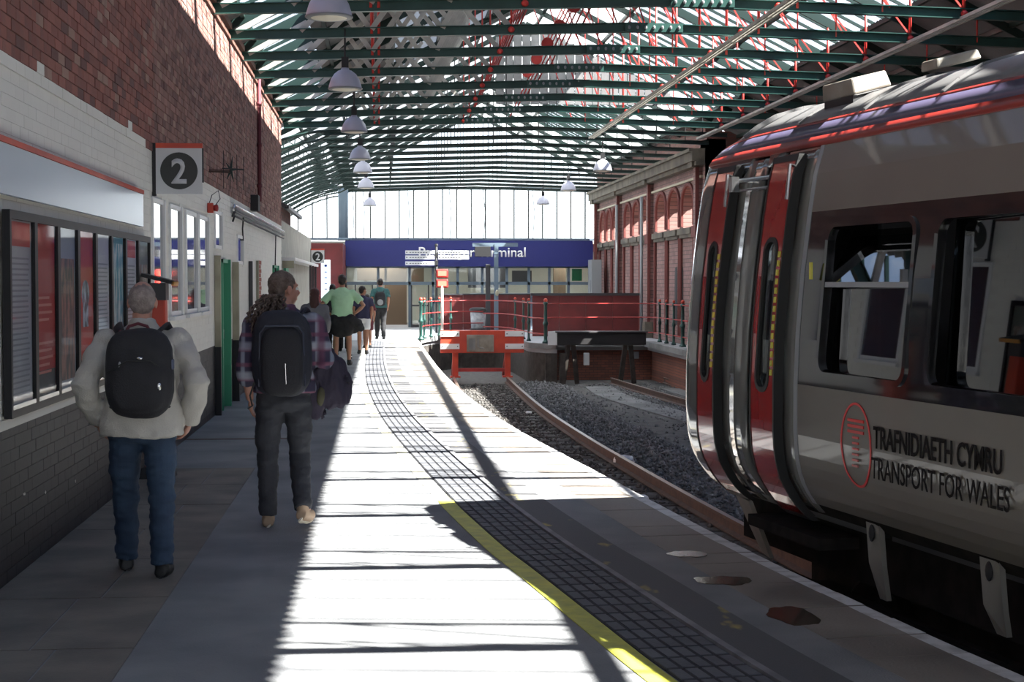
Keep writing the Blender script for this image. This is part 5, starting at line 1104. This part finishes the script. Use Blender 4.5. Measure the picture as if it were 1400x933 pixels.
        put('hair', remesh(b, max(vox, .008), 2, .006, 30, 1, 'hair'), M[hm], e)
    e['_k'] = k; del e['_k']
    return e, hp, k
def walk_leg(fwd_l, fwd_r, lift_l=0, lift_r=0, w=.10):
    """ankle y per leg; knee between with slight bend"""
    o = {}
    for s, f, li in ((-1, fwd_l, lift_l), (1, fwd_r, lift_r)):
        ank = Vector((s * w, f, .085 + li)); kn = Vector((s * w * .98, f * .5 + .035 + li * .6, .50 + li * .15)); toe = ank + Vector((s * .02, .13, -.045 - li * .45)); o[s] = (kn, ank, toe)
    return o

# man in the cream jacket
p1, h1, k1 = person('bald grey haired man in a cream jacket and blue jeans walking away', (-1.37, 9.42, 0), radians(3), 1.70,
  dict(bulk=1.16, lean=.05, arm={-1: ((-.325, -.09, 1.15), (-.27, .10, .90)), 1: ((.335, -.10, 1.15), (.275, .10, .90))}, hand={-1: (.4, .5, -.7), 1: (-.4, .5, -.7)},
       leg=walk_leg(.20, -.08, 0, 0, .115), headpitch=-.12, top=dict(mat='creamcloth', name='jacket', hem=.84, flare=1.08, collar=True, fit=.035, wr=.020, freq=7), bottom=dict(mat='denim', name='jeans', fit=.018, wr=.014), hair=('bald', 'greyhair')))
def backpack(label, parent_loc, rz, c, sz, m_, extras):
    e = empty('backpack', parent_loc, rz); tag(e, label, 'backpack')
    b = MB(); cx, cy, cz = c; w, d_, hh = sz; b.ell((cx, cy, cz), (w, d_, hh), 24, 16, p=.62); b.ell((cx, cy - d_ * .45, cz - hh * .25), (w * .82, d_ * .75, hh * .62), 20, 12, p=.6)
    put('body', remesh(b, .010, 3, .006, 9, 4, 'pack'), M[m_], e); return e
R1 = radians(3)
bp = backpack('rounded black backpack with maroon straps worn by the man in cream', (-1.37, 9.42, 0), R1, (.01, -.215, 1.19), (.19, .10, .255), 'packblack', 0)
mb = MB(); mb.tube([(-.07, -.20, 1.42), (-.05, -.19, 1.455), (0, -.19, 1.47), (.05, -.19, 1.455), (.07, -.20, 1.42)], .009, 8); obj('top_handle', mb, M['maroon'], bp, smooth=True)
for s in (-1, 1):
    mb = MB(); P = [(s * .07, -.20, 1.38), (s * .11, -.12, 1.425), (s * .135, .02, 1.452), (s * .15, .15, 1.40), (s * .165, .19, 1.26), (s * .17, .15, 1.08), (s * .175, .02, 1.0), (s * .16, -.14, .99)]
    mb.tube(P, [.024, .03, .034, .034, .028, .018, .012, .010], 8, flat=.4); obj('strap', mb, M['packblack'], bp, smooth=True)
    mb = MB(); mb.tube([(s * .05, -.215, 1.37), (s * .075, -.20, 1.39), (s * .105, -.14, 1.425)], .011, 6); obj('piping', mb, M['maroon'], bp)
mb = MB(); mb.ell((.02, -.335, 1.28), (.016, .006, .008), 10, 6); obj('badge', mb, M['chrome'], bp); mb = MB(); mb.ell((.125, -.325, 1.12), (.012, .006, .022), 10, 6); obj('zip_pull', mb, M['chrome'], bp); mb = MB(); mb.ell((-.09, -.318, 1.24), (.008, .005, .022), 8, 6); obj('zip_pull', mb, M['grey'], bp)
mb = MB(); mb.tube([(-.16, -.305, 1.20), (-.05, -.333, 1.265), (.08, -.33, 1.265), (.165, -.29, 1.20)], .004, 6); obj('zip', mb, M['rubber'], bp)
mb = MB(); mb.box((.185, -.225, 1.24), (.03, .08, .06)); obj('side_patch', mb, mat('slate_patch', (.08, .09, .14), .8), bp, bevel=.008)
# man with ponytail
R2_ = radians(2)
p2, h2_, k2 = person('man with long curly ponytail in a plaid shirt, head turned to the right', (-.66, 11.25, 0), R2_, 1.77,
  dict(bulk=1.12, lean=.03, skin='skin', arm={-1: ((-.255, -.10, 1.12), (-.235, .02, .88)), 1: ((.275, -.02, 1.14), (.30, .20, 1.02))}, leg={-1: (Vector((-.12, .04, .50)), Vector((-.115, .02, .085)), Vector((-.12, .15, .04))), 1: (Vector((.10, .08, .50)), Vector((.12, -.12, .15)), Vector((.165, .0, .075)))},
       headyaw=radians(-58), headpitch=-.03, top=dict(mat='plaid', name='shirt', hem=.93, collar=True, wr=.014, cuff=.55, fit=.03), bottom=dict(mat='dkdenim', name='jeans', wr=.012, fit=.014), hair=('pony', 'brownhair'), shoe='shoebeige', sole='sole'))
mb = MB()
for j in range(46):
    a = random.uniform(0, 2 * pi); rr = .045 * sqrt(random.random()); st_ = Vector((-.06 + rr * cos(a), -.06 + rr * sin(a), 1.60)); P = []; L = random.uniform(.16, .27); fr = random.uniform(45, 70); ph = random.uniform(0, 6)
    for i in range(16):
        t = i / 15; sp_ = .6 + 1.3 * sin(t * 2.2); P.append(((st_.x - .075 * t + (rr * cos(a)) * sp_ + .011 * cos(t * L * fr * 3 + ph)), st_.y - .045 * t + (rr * sin(a)) * sp_ * .8 + .011 * sin(t * L * fr * 3 + ph), st_.z - L * t))
    mb.tube(P, [.008] * 12 + [.007, .006, .004, .002], 5)
mb.v = [tuple(Vector(v) * k2) for v in mb.v]; o = obj('ponytail', mb, M['brownhair'], p2, smooth=True)
bp = backpack('large square dark navy backpack worn by the man in plaid', (-.66, 11.25, 0), R2_, (-.01, -.225, 1.22), (.205, .10, .295), 'packnavy', 0)
mb = MB(); b = MB(); b.ell((-.01, -.29, 1.17), (.145, .075, .235), 22, 14, p=.5); put('front_panel', remesh(b, .010, 2, name='front'), M['packblack'], bp)
mb = MB(); mb.tube([(-.165, -.30, 1.0), (-.155, -.325, 1.36), (-.12, -.335, 1.41), (.10, -.335, 1.41), (.135, -.325, 1.36), (.145, -.30, 1.0)], .006, 6); obj('seam', mb, mat('navy_seam', (.03, .035, .06), .5), bp)
mb = MB(); mb.tube([(.015, -.368, 1.16), (.02, -.366, 1.02)], .0035, 6); obj('reflective_tab', mb, M['chrome'], bp)
for s in (-1, 1):
    mb = MB(); mb.tube([(s * .10, -.17, 1.46), (s * .135, -.05, 1.51), (s * .15, .06, 1.495), (s * .165, .16, 1.37), (s * .17, .17, 1.2), (s * .18, .02, 1.05), (s * .17, -.14, 1.02)], [.03, .035, .035, .032, .026, .014, .012], 8, flat=.4); obj('strap', mb, M['packnavy'], bp, smooth=True)
mb = MB(); mb.tube([(-.20, -.17, 1.02), (-.23, -.16, .93), (-.215, -.15, .86), (-.245, -.16, .84)], .006, 6); obj('dangling_strap', mb, M['blackm'], bp)
# coat over his arm
b = MB(); b.tube([(.20, .16, 1.14), (.28, .10, 1.13), (.33, .05, 1.04), (.37, .04, .90), (.40, .03, .77)], [.07, .09, .12, .125, .07], 14, flat=.75); b.tube([(.22, .10, 1.10), (.23, .05, .95), (.22, .03, .80), (.24, .03, .68)], [.07, .09, .09, .05], 14, flat=.8); b.ell((.25, .12, 1.08), (.09, .12, .07)); b.tube([(.30, .05, .88), (.36, .04, .80), (.44, .04, .79)], [.09, .08, .05], 12, flat=.7)
e = empty('coat', (-.68, 11.25, .07), R2_); tag(e, 'dark purple coat draped over the right arm of the man in plaid', 'coat'); put('cloth', remesh(b, .010, 2, .028, 9, 6, 'coat', (1.6, 1.6, .7)), M['purplecloth'], e)
b = MB(); b.ell((.27, -.05, .84), (.03, .02, .07)); put('lining', remesh(b, .010, 1, .01, 9, 6, 'lining'), mat('olive_lining', (.07, .065, .035), .8), e)

# man in mint t-shirt, hands on hips
p3, h3, k3 = person('man in a mint green t-shirt and black shorts, hands on hips', (-.77, 33.4, 0), 0, 1.86,
  dict(bulk=1.12, arm={-1: ((-.42, -.05, 1.16), (-.24, .0, 1.0)), 1: ((.42, -.05, 1.16), (.24, .0, 1.0))}, hand={-1: (.6, .5, -.4), 1: (-.6, .5, -.4)}, leg=walk_leg(.06, -.04, 0, 0, .13), skin='skintan',
       top=dict(mat='greentee', name='t_shirt', sleeve='short', hem=.94, fit=.03), bottom=dict(mat='blackcloth', name='shorts', end=.75, fit=.035), hair=('cap', 'darkhair')), vox=.014)
b = MB(); b.tube([(-.30, -.05, .90), (-.16, -.12, .98), (.16, -.12, .98), (.34, -.05, .85), (.42, -.02, .72)], [.08, .10, .11, .13, .08], 12, flat=.6); b.tube([(-.18, -.08, .95), (-.32, -.05, .82), (-.36, -.05, .72)], [.09, .10, .06], 10); b.tube([(.2, -.05, .9), (.3, 0, .68)], [.1, .08], 10)
b.ell((0, -.06, .80), (.24, .14, .22), p=.7)
e = empty('hoodie', (-.77, 33.4, 0)); tag(e, 'black hooded top tied round the waist of the man in mint green', 'jacket'); put('cloth', remesh(b, .018, 2, .02, 8, 1, 'hoodie'), M['blackcloth'], e)
for s in (-1, 1):
    mb = MB(); mb.tube([(s * .14 * 1.06, .01 if s > 0 else .06, .13), (s * .14 * 1.06, .01 if s > 0 else .06, .22)], .05, 10); mb.tube([(s * .148, .01 if s > 0 else .06, .17), (s * .148, .01 if s > 0 else .06, .19)], .052, 10, mi=1); obj('sock', mb, [M['blackcloth'], M['whitecloth']], p3)
# others beyond
def std(arm=None, **kw):
    d = dict(arm=arm or {-1: ((-.24, -.05, 1.15), (-.22, .08, .92)), 1: ((.24, -.05, 1.15), (.22, .08, .92))}, leg=walk_leg(.16, -.12, 0, .0, .09)); d.update(kw); return d
person('woman with long auburn hair in a grey sweater beyond the plaid man', (-1.10, 27.5, 0), 0, 1.60, std(top=dict(mat='greycloth', name='sweater', hem=.85, fit=.03), bottom=dict(mat='whitecloth', name='skirt', end=.9), hair=('long', 'redhair')), vox=.014)
person('dark clothed person partly hidden behind the mint t-shirt, on the left', (-1.10, 38.0, 0), 0, 1.66, std(top=dict(mat='blackcloth', hem=.85, fit=.03), bottom=dict(mat='blackcloth'), hair=('cap', 'darkhair')), vox=.016)
person('taller dark clothed person directly behind the mint t-shirt', (-.88, 40.0, 0), 0, 1.72, std(top=dict(mat='blackcloth', hem=.85, fit=.03), bottom=dict(mat='blackcloth'), hair=('cap', 'darkhair')), vox=.016)
person('person in navy top and white shorts right of the mint t-shirt', (-.40, 38.5, 0), 0, 1.62, std(headyaw=-.9, skin='skintan', top=dict(mat='navycloth', sleeve='short', hem=.92, fit=.03), bottom=dict(mat='whitecloth', name='shorts', end=.7), hair=('cap', 'darkhair')), vox=.016)
person('short dark haired person just left of the man with the small rucksack', (-.32, 42.0, 0), 0, 1.40, std(headyaw=-.6, skin='skintan', top=dict(mat='maroon', sleeve='short', hem=.9, fit=.03), bottom=dict(mat='maroon', name='skirt', end=.8), hair=('cap', 'darkhair')), vox=.016)
person('man in teal t-shirt and black trousers walking far ahead', (.02, 48.6, 0), 0, 1.82, std(skin='skintan', top=dict(mat='tealcloth', sleeve='short', hem=.92, fit=.035), bottom=dict(mat='blackcloth'), hair=('cap', 'darkhair')), vox=.016)
bp = backpack('small black rucksack worn by the far man in teal', (.02, 48.6, 0), 0, (0, -.19, 1.22), (.16, .09, .22), 'packblack', 0)
for s in (-1, 1): mb = MB(); mb.tube([(s * .09, -.14, 1.42), (s * .12, .0, 1.52), (s * .14, .14, 1.42), (s * .15, .13, 1.15), (s * .13, -.12, 1.05)], .02, 6, flat=.5); obj('strap', mb, M['packblack'], bp)
mb = MB(); mb.ell((0, -.30, 1.12), (.09, .02, .09)); obj('pocket', mb, M['grey'], bp)
